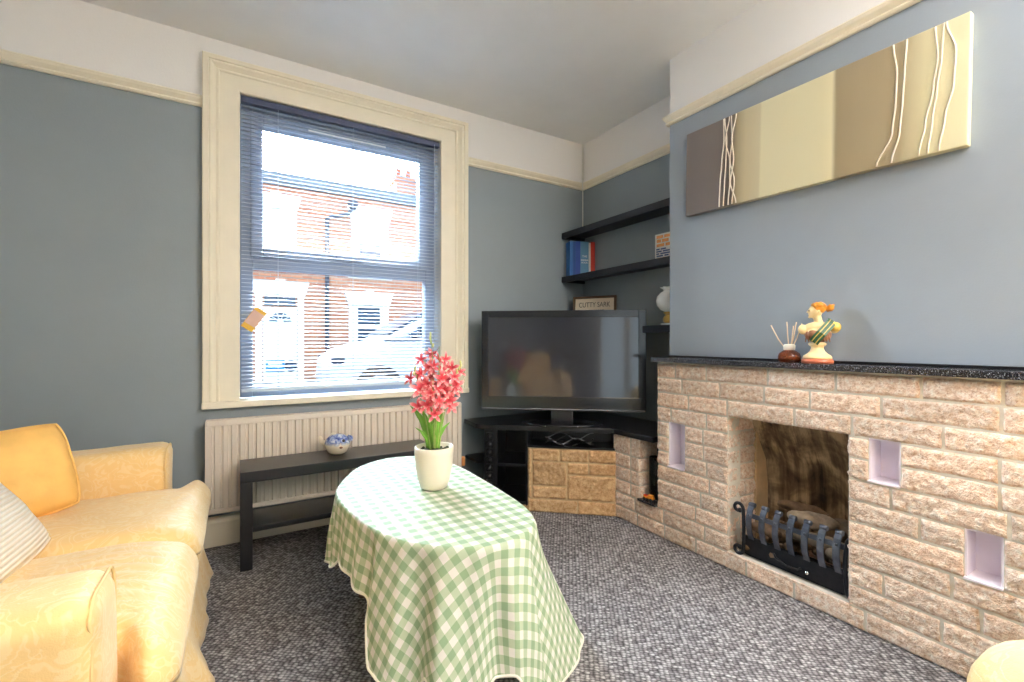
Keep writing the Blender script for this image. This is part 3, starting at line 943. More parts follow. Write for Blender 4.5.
# carved post on the corner
b = MB(); qbox(b, -.275, -.205, .0, .07, 0, ZT)
for k in range(9):
    z = .06 + k * .049
    p = Q(-.24, -.004)
    b.ball((p.x, p.y, z), (.016, .016, .018), 10)
    p = Q(-.24, -.003); b.ball((p.x, p.y, z + .0245), (.024, .024, .004), 8)
b.build('post', M['black_wood'], ts, off=o)
b = MB(); qbox(b, -.205, -.19, .0, .05, .04, ZT); qbox(b, -.012, .0 - .001, .0, .35, .03, ZT); qbox(b, -.205, -.0, .33, .345, .03, ZT); qbox(b, -.275, -.20, .07, .33, .03, ZT); b.build('side_panel', M['black_wood'], ts, off=o)
b = MB(); qbox(b, -.205, -.012, .008, .33, .268, .288); b.build('shelf', M['black_wood'], ts, off=o)
b = MB(); qbox(b, -.205, -.012, .0, .33, .04, .06); b.build('shelf', M['black_wood'], ts, off=o)
b = MB(); qbox(b, -.205, -.0, .0, .33, .0, .04); tag(b.build('base', M['plinth_stone'], ts, off=o), 'ochre stone base')
# small shelves between post and wall
for z in (.272, .03):
    b = MB(); b.prism([(1.302, D - .022), (1.30, 2.60), (1.34, 2.55), (1.42, 2.58), (1.45, D - .022)], z, z + .018, .002); b.build('end_shelf', M['black_wood'], ts, off=o)
# black recess above the plinth, with a set of cables
b = MB(); qbox(b, 0.0, PL - .005, .0, .20, .395, .405); qbox(b, 0, PL - .01, .19, .20, .405, ZT); b.build('recess_lining', M['black_wood'], ts, off=o)
for k in range(4):
    pts = []
    for j in range(14):
        s = .10 + .30 * j / 13; dd = .03 + .02 * k + .02 * math.sin(j * .9 + k)
        p = Q(s, dd); pts.append((p.x, p.y, .42 + .018 * math.sin(j * .7 + k * 1.7) + .012 * k))
    b = MB(); b.tube(pts, .003, 6); b.build('cable', M['silver'] if k % 2 else M['black'], ts, off=o)
# black niche beside the pier
b = MB(); b.box(2.10, 2.13, 1.70, 1.822, .16, ZT); b.box(XF + .0, 2.12, 1.695, 1.7, .16, ZT); b.build('niche_back', M['black'], ts, off=o)
b = MB(); b.box(XF - .012, 2.10, 1.703, 1.832, 2 * PITCH - .004, 2 * PITCH + .01, .003); b.build('niche_slab', M['granite'], ts, off=o)
# clear vase and painted ornament in that niche
b = MB(); zb = 2 * PITCH + .0102
b.lathe([(0, 0), (.036, 0), (.038, .004), (.038, .235), (.0355, .235), (.0355, .008), (0, .006)], 32)
hv = b.build('glass_vase', M['glass']); hv.location = (2.006, 1.766, zb)
def clear():
    k = NT('clear_vase_glass'); k.b.inputs['Base Color'].default_value = (.9, .95, .96, 1); k.b.inputs['Roughness'].default_value = .03
    k.b.inputs['Transmission Weight'].default_value = 1; k.b.inputs['IOR'].default_value = 1.46
    return k.m
hv.data.materials.clear(); hv.data.materials.append(clear())
tag(hv, 'tall clear glass cylinder vase in the black niche beside the stone pier', 'vase')
tr = thing('toy_tractor', 'small orange and black toy on the black slab in the low niche', 'toy', (1.948, 1.768, zb), R(96)); 
b = MB(); b.box(-.035, .03, -.011, .011, .012, .024, .004); b.box(-.03, 0, -.010, .010, .022, .036, .005); b.build('body', plain('orange_toy', (236, 150, 50), .4), tr)
b = MB(); b.box(.004, .03, -.009, .009, .023, .030, .003); b.build('bonnet', M['book_red'], tr)
for x, y in ((-.022, -.012), (-.022, .012), (.02, -.012), (.02, .012)):
    b = MB(); b.tube([(x, y - .003, .009), (x, y + .003, .009)], .009, 12); b.build('wheel', M['tyre'], tr)

tv = thing('television', 'large flat black television on a stand, screen reflecting the room', 'television', (1.742, 2.285, ZT + .0305), R(-38.5))
TW, TZ0, TZ1 = .512, .085, .715
b = MB(); b.box(-TW, TW, 0, .05, TZ0, TZ1, .006); b.box(-.38, .38, .05, .085, TZ0 + .08, TZ1 - .12, .02); b.build('casing', M['tv_black'], tv)
b = MB()
framebox(b, -TW, TW, TZ0, TZ1, .045, -.006, .002, .003); b.box(-TW, TW, -.007, .002, TZ0, TZ0 + .088, .003); b.build('bezel', M['tv_black'], tv)
b = MB(); b.box(-TW + .043, TW - .043, -.003, .001, TZ0 + .085, TZ1 - .043); b.build('screen', M['screen'], tv)
b = MB(); b.box(-TW + .006, TW - .006, -.009, -.006, TZ0 + .006, TZ0 + .012, .001); b.build('trim_strip', M['silver'], tv)
b = MB(); b.box(-.07, .07, .012, .04, .012, TZ0 + .01, .008); b.build('neck', M['tv_black'], tv)
b = MB(); b.lathe([(0, 0), (.24, 0), (.25, .004), (.25, .009), (.235, .013), (0, .014)], 48, (0, .0, 0), sx=1.0, sy=.48); b.build('foot_plate', M['tv_black'], tv)
b = MB(); b.box(-.10, .10, -.111, -.107, .003, .009, .001); b.build('badge', M['chrome'], tv)

# ------------------------------------------------------------------ alcove shelves and what stands on them
def alcove_shelf(z, lab):
    s = thing('wall_shelf', lab, 'shelf', (2.23, 2.25, z), 0, 'black shelves in the alcove'); o = s.location
    b = MB(); b.box(2.125, XR - .001, CY1 + .002, D - .002, z - .018, z, .003); b.build('board', M['black_shelf'], s, off=o)
    b = MB(); b.box(2.122, 2.140, CY1 + .002, D - .002, z - .042, z + .002, .003); b.build('lipping', M['black_shelf'], s, off=o)
    b = MB(); b.box(2.14, XR - .001, D - .026, D - .002, z - .04, z - .018, .002); b.build('batten', M['black_shelf'], s, off=o)
S1, S2, S3 = 1.872, 1.537, 1.142
alcove_shelf(S1, 'topmost black alcove shelf, with nothing standing on it')
alcove_shelf(S2, 'black alcove shelf carrying the blue books')
alcove_shelf(S3, 'lowest black alcove shelf, partly behind the television')

BR = R(-19)
def book(name, s0, th, h, m, lab, dep=.115):
    px, py = 2.131 + (s0 + th / 2) * math.cos(BR), 2.697 + (s0 + th / 2) * math.sin(BR)
    t = thing(name, lab, 'book', (px, py, S2 + .0005), BR, 'books standing in the alcove corner')
    dep = min(dep, .115) if s0 > .02 else .09
    b = MB(); b.box(-th / 2, -th / 2 + .003, 0, dep, 0, h, .001); b.box(th / 2 - .003, th / 2, 0, dep, 0, h, .001); b.box(-th / 2, th / 2, -.001, .003, 0, h, .001)
    b.build('cover', m, t)
    b = MB(); b.box(-th / 2 + .003, th / 2 - .003, .004, dep - .004, .004, h - .004); b.build('pages', M['paper'], t)
    return t
yy = 0.0
bk = [(.025, .262, 'book_blue', 'mid-blue book, leftmost in the row on the alcove shelf'), (.022, .262, 'book_blue2', 'deep blue book, second from the left in the alcove row'),
      (.037, .264, 'book_navy', 'royal blue book between the deep blue one and the pale blue one'), (.066, .262, 'book_sky', 'thick pale blue book with white lettering on its spine'),
      (.016, .255, 'book_white', 'slim off-white book between the pale blue and the red one'), (.034, .262, 'book_red', 'red book closing the row on the alcove shelf')]
for th, h, m, lab in bk:
    t = book('book', yy, th - .001, h, M[m], lab)
    if m == 'book_sky':
        text_part('spine_text', 'THE', .022, M['white_ink'], t, (0, -.0015, .150), (R(90), 0, 0))
        b = MB()
        for k in range(8): b.box(-.029 + k * .0074, -.024 + k * .0074, -.0018, -.0008, .118, .127)
        b.build('spine_lettering', M['white_ink'], t)
        text_part('spine_text', 'BOOK', .018, M['white_ink'], t, (0, -.0015, .103), (R(90), 0, 0))
    yy += th
t = thing('book', 'white book with orange and blue cover lettering propped beside the chimney breast', 'book', (2.262, 1.905, S2 + .0005), R(4))
b = MB(); b.box(-.013, -.010, -.08, .08, 0, .178, .001); b.box(.010, .013, -.08, .08, 0, .178, .001); b.box(-.013, .013, -.081, -.078, 0, .178, .001); b.build('cover', M['book_white'], t)
b = MB(); b.box(-.010, .010, -.078, .078, .003, .175); b.build('pages', M['paper'], t)
def bars(rows, ink, nm):
    b = MB()
    for z, h, segs in rows:
        for a, c in segs: b.box(-.0142, -.0132, a, c, z, z + h)
    b.build(nm, ink, t)
bars([(.150, .018, ((.02, .068), (-.03, .012), (-.065, -.038))), (.124, .019, ((.036, .066), (-.02, .028), (-.065, -.03))), (.098, .018, ((.012, .068), (-.065, .002))), (.018, .012, ((.03, .06), (.0, .02)))], M['orange_ink'], 'cover_lettering')
bars([(.078, .009, ((.045, .07), (.0, .038))), (.064, .009, ((.03, .07), (-.04, .022))), (.050, .009, ((.048, .07), (-.05, .04))), (.036, .009, ((.02, .068), (-.02, .01)))], M['blue_ink'], 'cover_lettering')

sg = thing('framed_sign', 'small framed cream sign with dark lettering leaning in the corner above the television', 'sign', (2.232, 2.545, S3 + .001), R(-60))
sg.rotation_euler = (R(-4), 0, R(-60))
b = MB(); framebox(b, -.165, .165, 0, .238, .018, -.008, .01, .003); b.build('frame', M['sign_frame'], sg)
b = MB(); b.box(-.15, .15, -.002, .006, .015, .225); b.build('face', M['sign_face'], sg)
text_part('lettering', 'CUTTY SARK', .052, M['sign_ink'], sg, (0, -.0028, .172), (R(90), 0, 0), sx=.78)
b = MB()
for k in range(9): b.box(-.075 + k * .017, -.063 + k * .017, -.0032, -.0018, .128, .136)
b.build('small_lettering', M['sign_ink'], sg)

lm = thing('oil_lamp', 'small brass lamp with a round white glass shade on the lowest alcove shelf', 'lamp', (2.20, 1.838, S3 + .001))
b = MB(); b.lathe([(.048, 0), (.05, .004), (.05, .012), (0, .013)], 28); b.build('saucer', M['opal'], lm)
b = MB(); b.lathe([(.022, .0135), (.034, .022), (.036, .04), (.026, .056), (.018, .062), (.03, .070), (.034, .078), (.02, .082)], 28); b.build('base', M['brass'], lm)
b = MB(); b.lathe([(.025, .080), (.05, .092), (.07, .118), (.076, .146), (.070, .172), (.052, .194), (.034, .204), (.032, .208)], 32, caps=False)
for i in range(32):
    pass
n = 48; r0 = None
for r, z, am in ((.032, .207, 0), (.036, .216, .03), (.046, .224, .14), (.043, .228, .22)):
    ring = [b.bm.verts.new(((r * (1 + am * math.cos(8 * 2 * PI * i / n))) * math.cos(2 * PI * i / n), (r * (1 + am * math.cos(8 * 2 * PI * i / n))) * math.sin(2 * PI * i / n), z)) for i in range(n)]
    if r0:
        for i in range(n):
            fc = b.bm.faces.new((r0[i], r0[(i + 1) % n], ring[(i + 1) % n], ring[i])); fc.smooth = True
    r0 = ring
b.build('glass_shade', M['opal'], lm)
# thin conduit down the corner
cd = MB(); cd.tube([(XR - .012, D - .012, HC - .005), (XR - .012, D - .012, 2.31)], .006, 8); cd.tube([(XR - .012, D - .012, 2.225), (XR - .012, D - .012, 1.876)], .004, 8)
cd.tube([(XR - .012, D - .012, 2.31), (XR - .034, D - .034, 2.28), (XR - .012, D - .012, 2.225)], .004, 8)
tag(cd.build('corner_cable', M['white_wood']), 'thin pale cable running down the corner from the ceiling to the top shelf', 'cable')

# ------------------------------------------------------------------ wall painting
pt = thing('wall_painting', 'wide canvas painting of taupe, cream and olive bands on the chimney breast', 'painting', (XC - .0165, 1.031, 1.904)); pt.rotation_euler = (R(1.1), 0, 0)
b = MB(); b.box(-.016, .016, -.538, .538, -.213, .213, .003)
cv = b.build('canvas', M['canvas'], pt)
def strand(pts):
    b = MB()
    P = []
    for k in range(25):
        q = k / 24; z = .209 - .418 * q
        seg = q * (len(pts) - 1); i = min(int(seg), len(pts) - 2); f = seg - i; f = f * f * (3 - 2 * f)
        y = pts[i] * (1 - f) + pts[i + 1] * f
        P.append((-.018, y - 1.03, z))
    b.tube(P, .0028, 6); b.build('string_line', M['string'], pt)
for pts in ([1.355, 1.352, 1.362, 1.37, 1.372], [1.35, 1.338, 1.34, 1.345, 1.35], [1.325, 1.345, 1.32, 1.318, 1.325], [1.315, 1.31, 1.318, 1.295, 1.305], [1.29, 1.312, 1.30, 1.315, 1.285],
            [.692, .680, .682, .69, .735], [.654, .658, .662, .668, .690], [.578, .570, .580, .598, .614], [.556, .560, .570, .58, .590], [.550, .525, .528, .548, .562]):
    strand(pts)

# ------------------------------------------------------------------ mantel ornaments
ZM = .9622
rdx = thing('reed_diffuser', 'brown glass reed diffuser with pale sticks on the mantel beside the bust', 'diffuser', (1.972, 1.030, ZM))
b = MB(); b.lathe([(0, 0), (.034, 0), (.041, .008), (.0425, .022), (.038, .036), (.026, .046), (.018, .05), (.016, .052)], 32, caps=False); b.build('bottle', M['amber'], rdx)
b = MB(); b.lathe([(0, .004), (.032, .004), (.038, .01), (.039, .02), (.0, .021)], 28); b.build('oil', plain('brown_oil', (120, 58, 34), .15), rdx)
b = MB(); b.lathe([(.018, .05), (.021, .052), (.022, .07), (.018, .074), (.008, .075), (.007, .07)], 24); b.build('collar', M['white_cap'], rdx)
for dx, dy, h in ((-.02, .065, .155), (.004, .012, .168), (.0, -.028, .165), (.02, -.04, .160), (-.01, -.022, .15)):
    b = MB(); b.tube([(-dx * .25, -dy * .2, .012), (dx * .6, dy * .6, h * .62), (dx, dy, h)], .0022, 6); b.build('reed', M['wicks'], rdx)

bu = thing('bust_figurine', 'painted figurine bust of a woman with golden hair and a green sash on the mantel', 'figurine', (1.970, .922, ZM), R(-62))
b = MB(); b.lathe([(0, 0), (.053, 0), (.055, .004), (.053, .013), (.049, .018), (0, .018)], 36); b.build('base', M['terracotta'], bu)
b = MB(); b.lathe([(.048, .0175), (.05, .022), (.046, .03), (.034, .038), (.025, .048), (.021, .06), (.022, .066), (.029, .071), (.031, .077), (.026, .082), (0, .083)], 36); b.build('pedestal', M['skin'], bu)
b = MB()   # body, one surface
b.ball((.002, 0, .118), (.044, .031, .036), 20); b.ball((.004, 0, .142), (.050, .026, .022), 20)
b.ball((.056, .002, .138), (.019, .018, .021), 16); b.ball((-.048, -.002, .134), (.018, .017, .02), 16)
b.ball((-.016, -.024, .12), (.016, .013, .015), 14); b.ball((.018, -.024, .12), (.016, .013, .015), 14)
b.tube([(.006, .002, .148), (.003, .0, .168), (-.002, -.001, .188)], [.019, .0145, .0145], 14)
b.ball((-.006, -.001, .206), (.0245, .021, .0265), 20)
b.ball((-.013, -.001, .193), (.015, .014, .014), 14)               # jaw
b.tube([(-.028, -.002, .21), (-.034, -.002, .2025), (-.028, -.002, .200)], [.003, .0042, .003], 8)   # nose
b.ball((-.027, -.002, .1925), (.004, .006, .0025), 8); b.ball((-.0255, -.002, .183), (.006, .007, .005), 10)  # lips and chin
for s in (-1, 1): b.ball((-.0262, s * .009, .2125), (.005, .006, .0035), 8)     # brows
remesh(b.build('body', M['skin'], bu), .0024, 3)
for s in (-1, 1):
    b = MB(); b.ball((-.0275, s * .0085 - .001, .208), (.003, .0042, .0026), 10); b.build('eye', M['sign_ink'], bu)
    b = MB(); b.ball((.004, s * .0205, .204), (.005, .003, .007), 8); b.build('ear', M['skin'], bu)
b = MB()
b.ball((.004, 0, .2165), (.0255, .0235, .022), 20)
for k in range(44):
    a = random.uniform(0, 2 * PI); e = random.uniform(.05, 1.2)
    x, y, z = .024 * math.cos(a) * math.cos(e), .024 * math.sin(a) * math.cos(e), .021 * math.sin(e)
    if x < -.016 and z < .012: continue
    b.ball((.004 + x, y, .2165 + z), random.uniform(.005, .0085), 8)
b.ball((.042, .0, .217), (.0135, .013, .0135), 14)
for k in range(7):
    a = k * .9; b.ball((.043 + .009 * math.cos(a), .010 * math.sin(a), .217 + .011 * math.cos(a * 1.3)), .0055, 8)
b.tube([(.024, 0, .214), (.036, 0, .2155)], .0065, 10)
remesh(b.build('hair', M['hair'], bu), .0026, 1)
b = MB()    # garment hugging the chest
b.ball((.002, 0, .1125), (.0462, .0335, .032), 22); b.ball((-.016, -.0255, .117), (.0172, .0142, .016), 14); b.ball((.018, -.0255, .117), (.0172, .0142, .016), 14)
for k in range(9): b.tube([(-.04 + k * .010, -.03 + .012 * abs(k - 4) / 4, .083), (-.038 + k * .0095, -.035 + .014 * abs(k - 4) / 4, .105), (-.036 + k * .009, -.030 + .014 * abs(k - 4) / 4, .126)], .0028, 6)
remesh(b.build('drapery', M['drape'], bu), .0024, 2)
for k, (off, m, w) in enumerate(((0, 'sash', .011), (.0075, 'gold_trim', .003), (-.0075, 'gold_trim', .003), (.013, 'sash', .008), (-.013, 'sash', .008))):
    b = MB()
    ps = [(.050, .012, .168), (.045, -.016, .160), (.03, -.034, .141), (.012, -.0445, .118), (-.004, -.042, .098), (-.014, -.034, .082)]
    b.strap([(p[0] + off * .8, p[1] - (.0012 if m == 'gold_trim' else 0), p[2] - off * .6) for p in ps], (.8, -.1, -.6), w, .003)
    b.build('sash', M[m], bu)
b = MB(); b.ball((.058, -.002, .142), (.02, .019, .02), 14); b.build('sleeve', M['gold_trim'], bu)

# ------------------------------------------------------------------ oval table under its cloth
TP = [(.300, 1.655), (.318, 1.48), (.345, 1.34), (.385, 1.24), (.44, 1.17), (.52, 1.105), (.60, 1.075), (.70, 1.095), (.78, 1.16), (.818, 1.27), (.833, 1.45), (.838, 1.65), (.835, 1.82), (.81, 2.0), (.74, 2.105), (.60, 2.14), (.46, 2.06), (.365, 1.91), (.315, 1.78)]
def crom(P, per):
    n = len(P); out = []
    for i in range(n):
        p0, p1, p2, p3 = (Vector(P[(i + k - 1) % n]) for k in range(4))
        for j in range(per):
            t = j / per
            out.append(.5 * ((2 * p1) + (p2 - p0) * t + (2 * p0 - 5 * p1 + 4 * p2 - p3) * t * t + (3 * p1 - p0 - 3 * p2 + p3) * t ** 3))
    return out
TO = crom(TP, 24)
TH = .497
ctr = Vector((.572, 1.6))
tb = thing('table', 'low oval table in the middle of the carpet, under a green checked cloth', 'table', (.572, 1.6, 0)); o = tb.location
b = MB(); b.prism([(ctr + (p - ctr) * .985)[:] for p in TO[::4]], TH - .03, TH - .004, .004); b.build('tabletop', M['table'], tb, off=o)
for x, y in ((.44, 1.30), (.71, 1.30), (.44, 1.92), (.71, 1.92)):
    b = MB(); b.tube([(x, y, 0), (x, y, TH - .03)], [.016, .024], 12); b.build('leg', M['table'], tb, off=o)

def interp(tab, a):
    a %= 360
    for (a0, v0), (a1, v1) in zip(tab, tab[1:]):
        if a0 <= a <= a1:
            t = (a - a0) / (a1 - a0); t = t * t * (3 - 2 * t)
            return v0 + (v1 - v0) * t
    return tab[-1][1]
HEM = [(0, .15), (30, .13), (60, .18), (90, .22), (120, .18), (150, .24), (165, .27), (185, .325), (205, .315), (222, .30), (231, .27), (236, .15), (243, .13), (250, .12), (254, .16), (257, .16), (260, .11), (264, .08), (268, .09), (272, .15), (276, .16), (279, .10), (284, .03), (292, .01), (300, .006), (307, .01), (312, .02), (317, .10), (322, .145), (335, .16), (348, .14), (360, .15)]
FLARE = [(0, .03), (60, .03), (120, .02), (160, .004), (200, .004), (222, .008), (234, .022), (242, .03), (252, .02), (262, .035), (276, .03), (286, .03), (294, .05), (302, .10), (308, .135), (314, .12), (320, .085), (332, .065), (345, .035), (360, .03)]
# ridge (positive) and furrow (negative) of every fold
FOLD = [(0, .01), (12, -.012), (24, .016), (38, -.012), (52, .016), (66, -.014), (80, .018), (95, -.014), (110, .018), (125, -.012), (140, .016), (155, -.010), (166, .008), (180, -.003), (194, .006), (206, -.004), (216, .006), (226, -.012), (236, .018), (243, .012), (250, -.024), (258, .022), (266, -.012), (272, -.030), (278, .012), (284, .024), (289, -.014), (296, .012), (303, .014), (310, .012), (317, -.022), (326, .016), (338, -.012), (350, .014), (360, .01)]
cl = thing('tablecloth', 'green and white checked cloth draped over the oval table, one corner reaching the carpet', 'tablecloth', (.572, 1.6, .0))
b = MB(); bm_ = b.bm
uvl = bm_.loops.layers.uv.new('UVMap')
NS = len(TO); NTT = 30
uvs = {}
def addv(p, uv):
    v = bm_.verts.new(p); uvs[v] = uv; return v
top_rings = []
for k in range(9):
    f = (k + 1) / 9 * .985
    ring = []
    for p in TO:
        q = ctr + (p - ctr) * f
        wr = .0008 * noise.noise(Vector((q.x * 9, q.y * 9, 0)))
        ring.append(addv((q.x - ctr.x, q.y - ctr.y, TH + .0015 + wr), (q.x, q.y)))
    top_rings.append(ring)
c0 = addv((0, 0, TH + .0015), (ctr.x, ctr.y))
nrm = []
for i in range(NS):
    t = TO[(i + 8) % NS] - TO[(i - 8) % NS]
    nrm.append(Vector((t.y, -t.x)).normalized())
if (TO[0] + nrm[0] - ctr).length < (TO[0] - ctr).length: nrm = [-n for n in nrm]
hem_pts = []
skirt = []
for k in range(NTT + 1):
    t = k / NTT
    ring = []
    for i, p in enumerate(TO):
        a = math.degrees(math.atan2(p.y - ctr.y, p.x - ctr.x))
        hz = interp(HEM, a)
        L = TH - hz
        # rounded lip, then the drop
        lip = min(1, t * L / .018)
        drop = t * L
        fl = interp(FLARE, a) * (t ** 1.25)
        fo_ = interp(FOLD, a) * (min(1, t * 1.6) ** .9) * 1.15
        out = .004 * math.sin(lip * PI / 2) + fl + fo_ + .012 * t
        if out < .002: out = .002 * t + out * .55
        q = p + nrm[i] * out
        z = TH + .0015 - max(0, drop - .004 * (1 - lip))
        aa = a % 360; pw = math.exp(-((aa - 308) / 9) ** 2) * t ** 1.2; q = q + Vector((.055, -.012)) * pw
        if k == 0: q = ctr + (p - ctr) * .995; z = TH + .0012
        ring.append(addv((q.x - ctr.x, q.y - ctr.y, z), (p.x + nrm[i].x * drop * 1.03, p.y + nrm[i].y * drop * 1.03)))
    skirt.append(ring)
rings = top_rings + skirt
def tri(vs):
    f = bm_.faces.new(vs); f.smooth = True
    for l in f.loops: l[uvl].uv = uvs[l.vert]
for i in range(NS): tri((c0, rings[0][i], rings[0][(i + 1) % NS]))
for A, B in zip(rings, rings[1:]):
    for i in range(NS): tri((A[i], B[i], B[(i + 1) % NS], A[(i + 1) % NS]))
hp = [v.co.copy() for v in skirt[-1]]
cm = b.build('cloth', M['gingham'], cl)
b = MB(); b.tube([(p.x, p.y, max(p.z, .005)) for p in hp] + [(hp[0].x, hp[0].y, max(hp[0].z, .005))], .0042, 6); tag(b.build('hem', M['hem'], cl), 'cream bound hem')

# ------------------------------------------------------------------ potted orchid
pp = thing('potted_orchid', 'pink flowering orchid in a round cream pot on the checked cloth', 'plant', (.630, 1.612, TH + .0035))
b = MB(); b.lathe([(0, 0), (.040, 0), (.050, .006), (.0595, .035), (.068, .08), (.0725, .135), (.0725, .155), (.069, .157), (.066, .154), (.064, .135), (0, .135)], 48); b.build('pot', M['pot'], pp)
b = MB(); b.lathe([(.0655, .136), (.04, .142), (0, .144)], 32)
for k in range(60):
    a, r = random.uniform(0, 2 * PI), random.uniform(0, .055); b.ball((r * math.cos(a), r * math.sin(a), .142), random.uniform(.004, .009), 6)
b.build('soil', M['soil'], pp)
RX, RY = .857, -.516      # a direction across the pot
def leaf(pts, w):
    w *= 1.35
    b = MB(); P = [Vector(p) for p in pts]; n = 14; rows = []
    for i in range(n + 1):
        q = i / n * (len(P) - 1); j = min(int(q), len(P) - 2); f = q - j
        c = P[j].lerp(P[j + 1], f)
        wd = w * (.55 + .45 * math.sin(min(1, i / n * 1.5) * PI / 2)) * (1 - (i / n) ** 4)
        wd = max(wd, .0008)
        side = Vector((RX, RY, 0)) * .9 + Vector((-RY, RX, 0)) * .3
        rows.append([b.bm.verts.new(c + side * (wd * s) + Vector((-.45, -.7, 0)).normalized() * (-.3 * wd * (1 - abs(s)))) for s in (-1, -.5, 0, .5, 1)])
    for A, B in zip(rows, rows[1:]):
        for k in range(4):
            f = b.bm.faces.new((A[k], A[k + 1], B[k + 1], B[k])); f.smooth = True
    o = b.build('leaf', M['leaf'], pp)
    m = o.modifiers.new('thick', 'SOLIDIFY'); m.thickness = .0012
def rp(r, dpt, z): return (RX * r - RY * dpt * -1 * -1, RY * r + RX * dpt, z)
for r0, r1, d1, h, w in ((-.012, -.085, -.02, .31, .009), (-.02, -.075, .02, .275, .008), (-.005, -.045, -.03, .30, .0085), (.0, -.03, .03, .33, .007), (.008, .012, -.03, .31, .008), (.015, .035, .0, .29, .008), (.0, .055, .03, .24, .007), (-.01, -.06, -.05, .235, .0075), (.005, .0, -.05, .26, .007)):
    leaf([rp(r0, 0, .138), rp(r0 * .6 + r1 * .25, d1 * .3, .138 + (h - .138) * .45), rp(r0 * .2 + r1 * .6, d1 * .65, .138 + (h - .138) * .8), rp(r1, d1, h)], w)

def flower_mesh():
    b = MB(); uv = b.bm.loops.layers.uv.new('UVMap')
    def pet(ang, L, W, lift, curl):
        rows = []
        n = 6
        for i in range(n + 1):
            t = i / n
            wd = W * math.sin(PI * (t * .9 + .06)) ** .8
            r = L * t; z = lift * t - curl * t * t
            rows.append([(Vector((r * math.cos(ang) - s * wd * math.sin(ang), r * math.sin(ang) + s * wd * math.cos(ang), z - .18 * wd * (1 - abs(s)))), t) for s in (-1, 0, 1)])
        vs = [[b.bm.verts.new(p) for p, _ in row] for row in rows]
        for i in range(n):
            for k in range(2):
                f = b.bm.faces.new((vs[i][k], vs[i][k + 1], vs[i + 1][k + 1], vs[i + 1][k])); f.smooth = True
                tt = (i / n, i / n, (i + 1) / n, (i + 1) / n)
                for l, q in zip(f.loops, tt): l[uv].uv = (q, 0)
    for k in range(5): pet(PI / 2 + k * 2 * PI / 5, .035, .0070, .020, .014)
    pet(-PI / 2 + .3, .014, .007, .014, .004); pet(-PI / 2 - .3, .014, .007, .014, .004)
    me = bpy.data.meshes.new('flower'); b.bm.to_mesh(me); b.bm.free(); me.materials.append(M['petal']); return me
FM = flower_mesh()
stems = [([(-.006, -.0, .138), (-.02, -.0, .27), (-.034, .0, .41), (-.036, .01, .525)], .46, 9),
         ([(.0, .01, .138), (.0, .01, .30), (-.004, .0, .46), (-.012, .0, .575)], .34, 7),
         ([(.004, -.01, .138), (.012, -.02, .28), (.022, -.02, .42), (.022, -.02, .53)], .34, 9),
         ([(.01, .0, .138), (.03, .0, .27), (.062, -.01, .38), (.104, -.01, .47)], .40, 9),
         ([(-.01, -.01, .138), (-.026, -.02, .25), (-.05, -.02, .36), (-.072, -.015, .45)], .46, 7),
         ([(.002, -.015, .138), (.006, -.035, .25), (.006, -.05, .33), (.004, -.05, .41)], .42, 8),
         ([(.008, .02, .138), (.03, .03, .25), (.046, .035, .34), (.066, .03, .40)], .46, 6)]
for si, (P, f0, nfl) in enumerate(stems):
    P = [Vector(rp(*p)) for p in P]
    def at(t):
        q = t * (len(P) - 1); j = min(int(q), len(P) - 2); return P[j].lerp(P[j + 1], q - j)
    b = MB(); b.tube([at(k / 12) for k in range(13)], [.0028 - .0016 * k / 12 for k in range(13)], 6); b.build('stem', M['stem'], pp)
    for k in range(nfl):
        t = f0 + (.93 - f0) * (k + .5) / nfl
        if si == 1: t = f0 + (.80 - f0) * (k + .5) / nfl
        c = at(t)
        ang = k * 2.4 + si
        off = Vector(rp(.022 * math.cos(ang), .022 * math.sin(ang), .006))
        p = c + off
        fl = bpy.data.objects.new('flower', FM); C.objects.link(fl); fl.parent = pp
        fl.location = p
        face = (off.normalized() * .8 + Vector((-.30, -.75, .12)) + Vector((random.uniform(-.4, .4), random.uniform(-.4, .4), random.uniform(-.3, .4)))).normalized()
        qt = face.to_track_quat('Z', 'Y'); fl.rotation_mode = 'QUATERNION'; fl.rotation_quaternion = qt
        s = random.uniform(.85, 1.15) * (1.0 if t < .75 else .85); fl.scale = (s, s, s)
    if si in (1, 3, 4):
        for k in range(4):
            b = MB(); c = at(.88 + .04 * k) + Vector((random.uniform(-.006, .006), random.uniform(-.006, .006), 0)); b.ball(c, (.004, .004, .009), 8); b.build('bud', M['bud'], pp)

# ------------------------------------------------------------------ gold sofa
SX0, SX1 = -1.02, -.20          # back to the front of the arms
so = thing('sofa', 'gold damask two-seater sofa with a loose cover, in front of the left wall', 'sofa', (-.6, 1.71, 0)); o = so.location
def cush(p, u, puff, sd, wr=.004, zbias=1):
    q = p.copy()
    k = (1 - u[0] ** 4) * (1 - u[1] ** 4)
    if u[2] > 0: q.z += puff * k * u[2]
    n = noise.noise(Vector((p.x * 7 + sd, p.y * 7, p.z * 7))) + .5 * noise.noise(Vector((p.x * 17 + sd, p.y * 17, p.z * 17)))
    return q + Vector((.3 * n * wr, .3 * n * wr, n * wr))
b = MB(); b.rbox((-.615, 1.70, .165), (.43, .645, .145), .03, .05); b.build('frame', M['gold'], so, off=o)
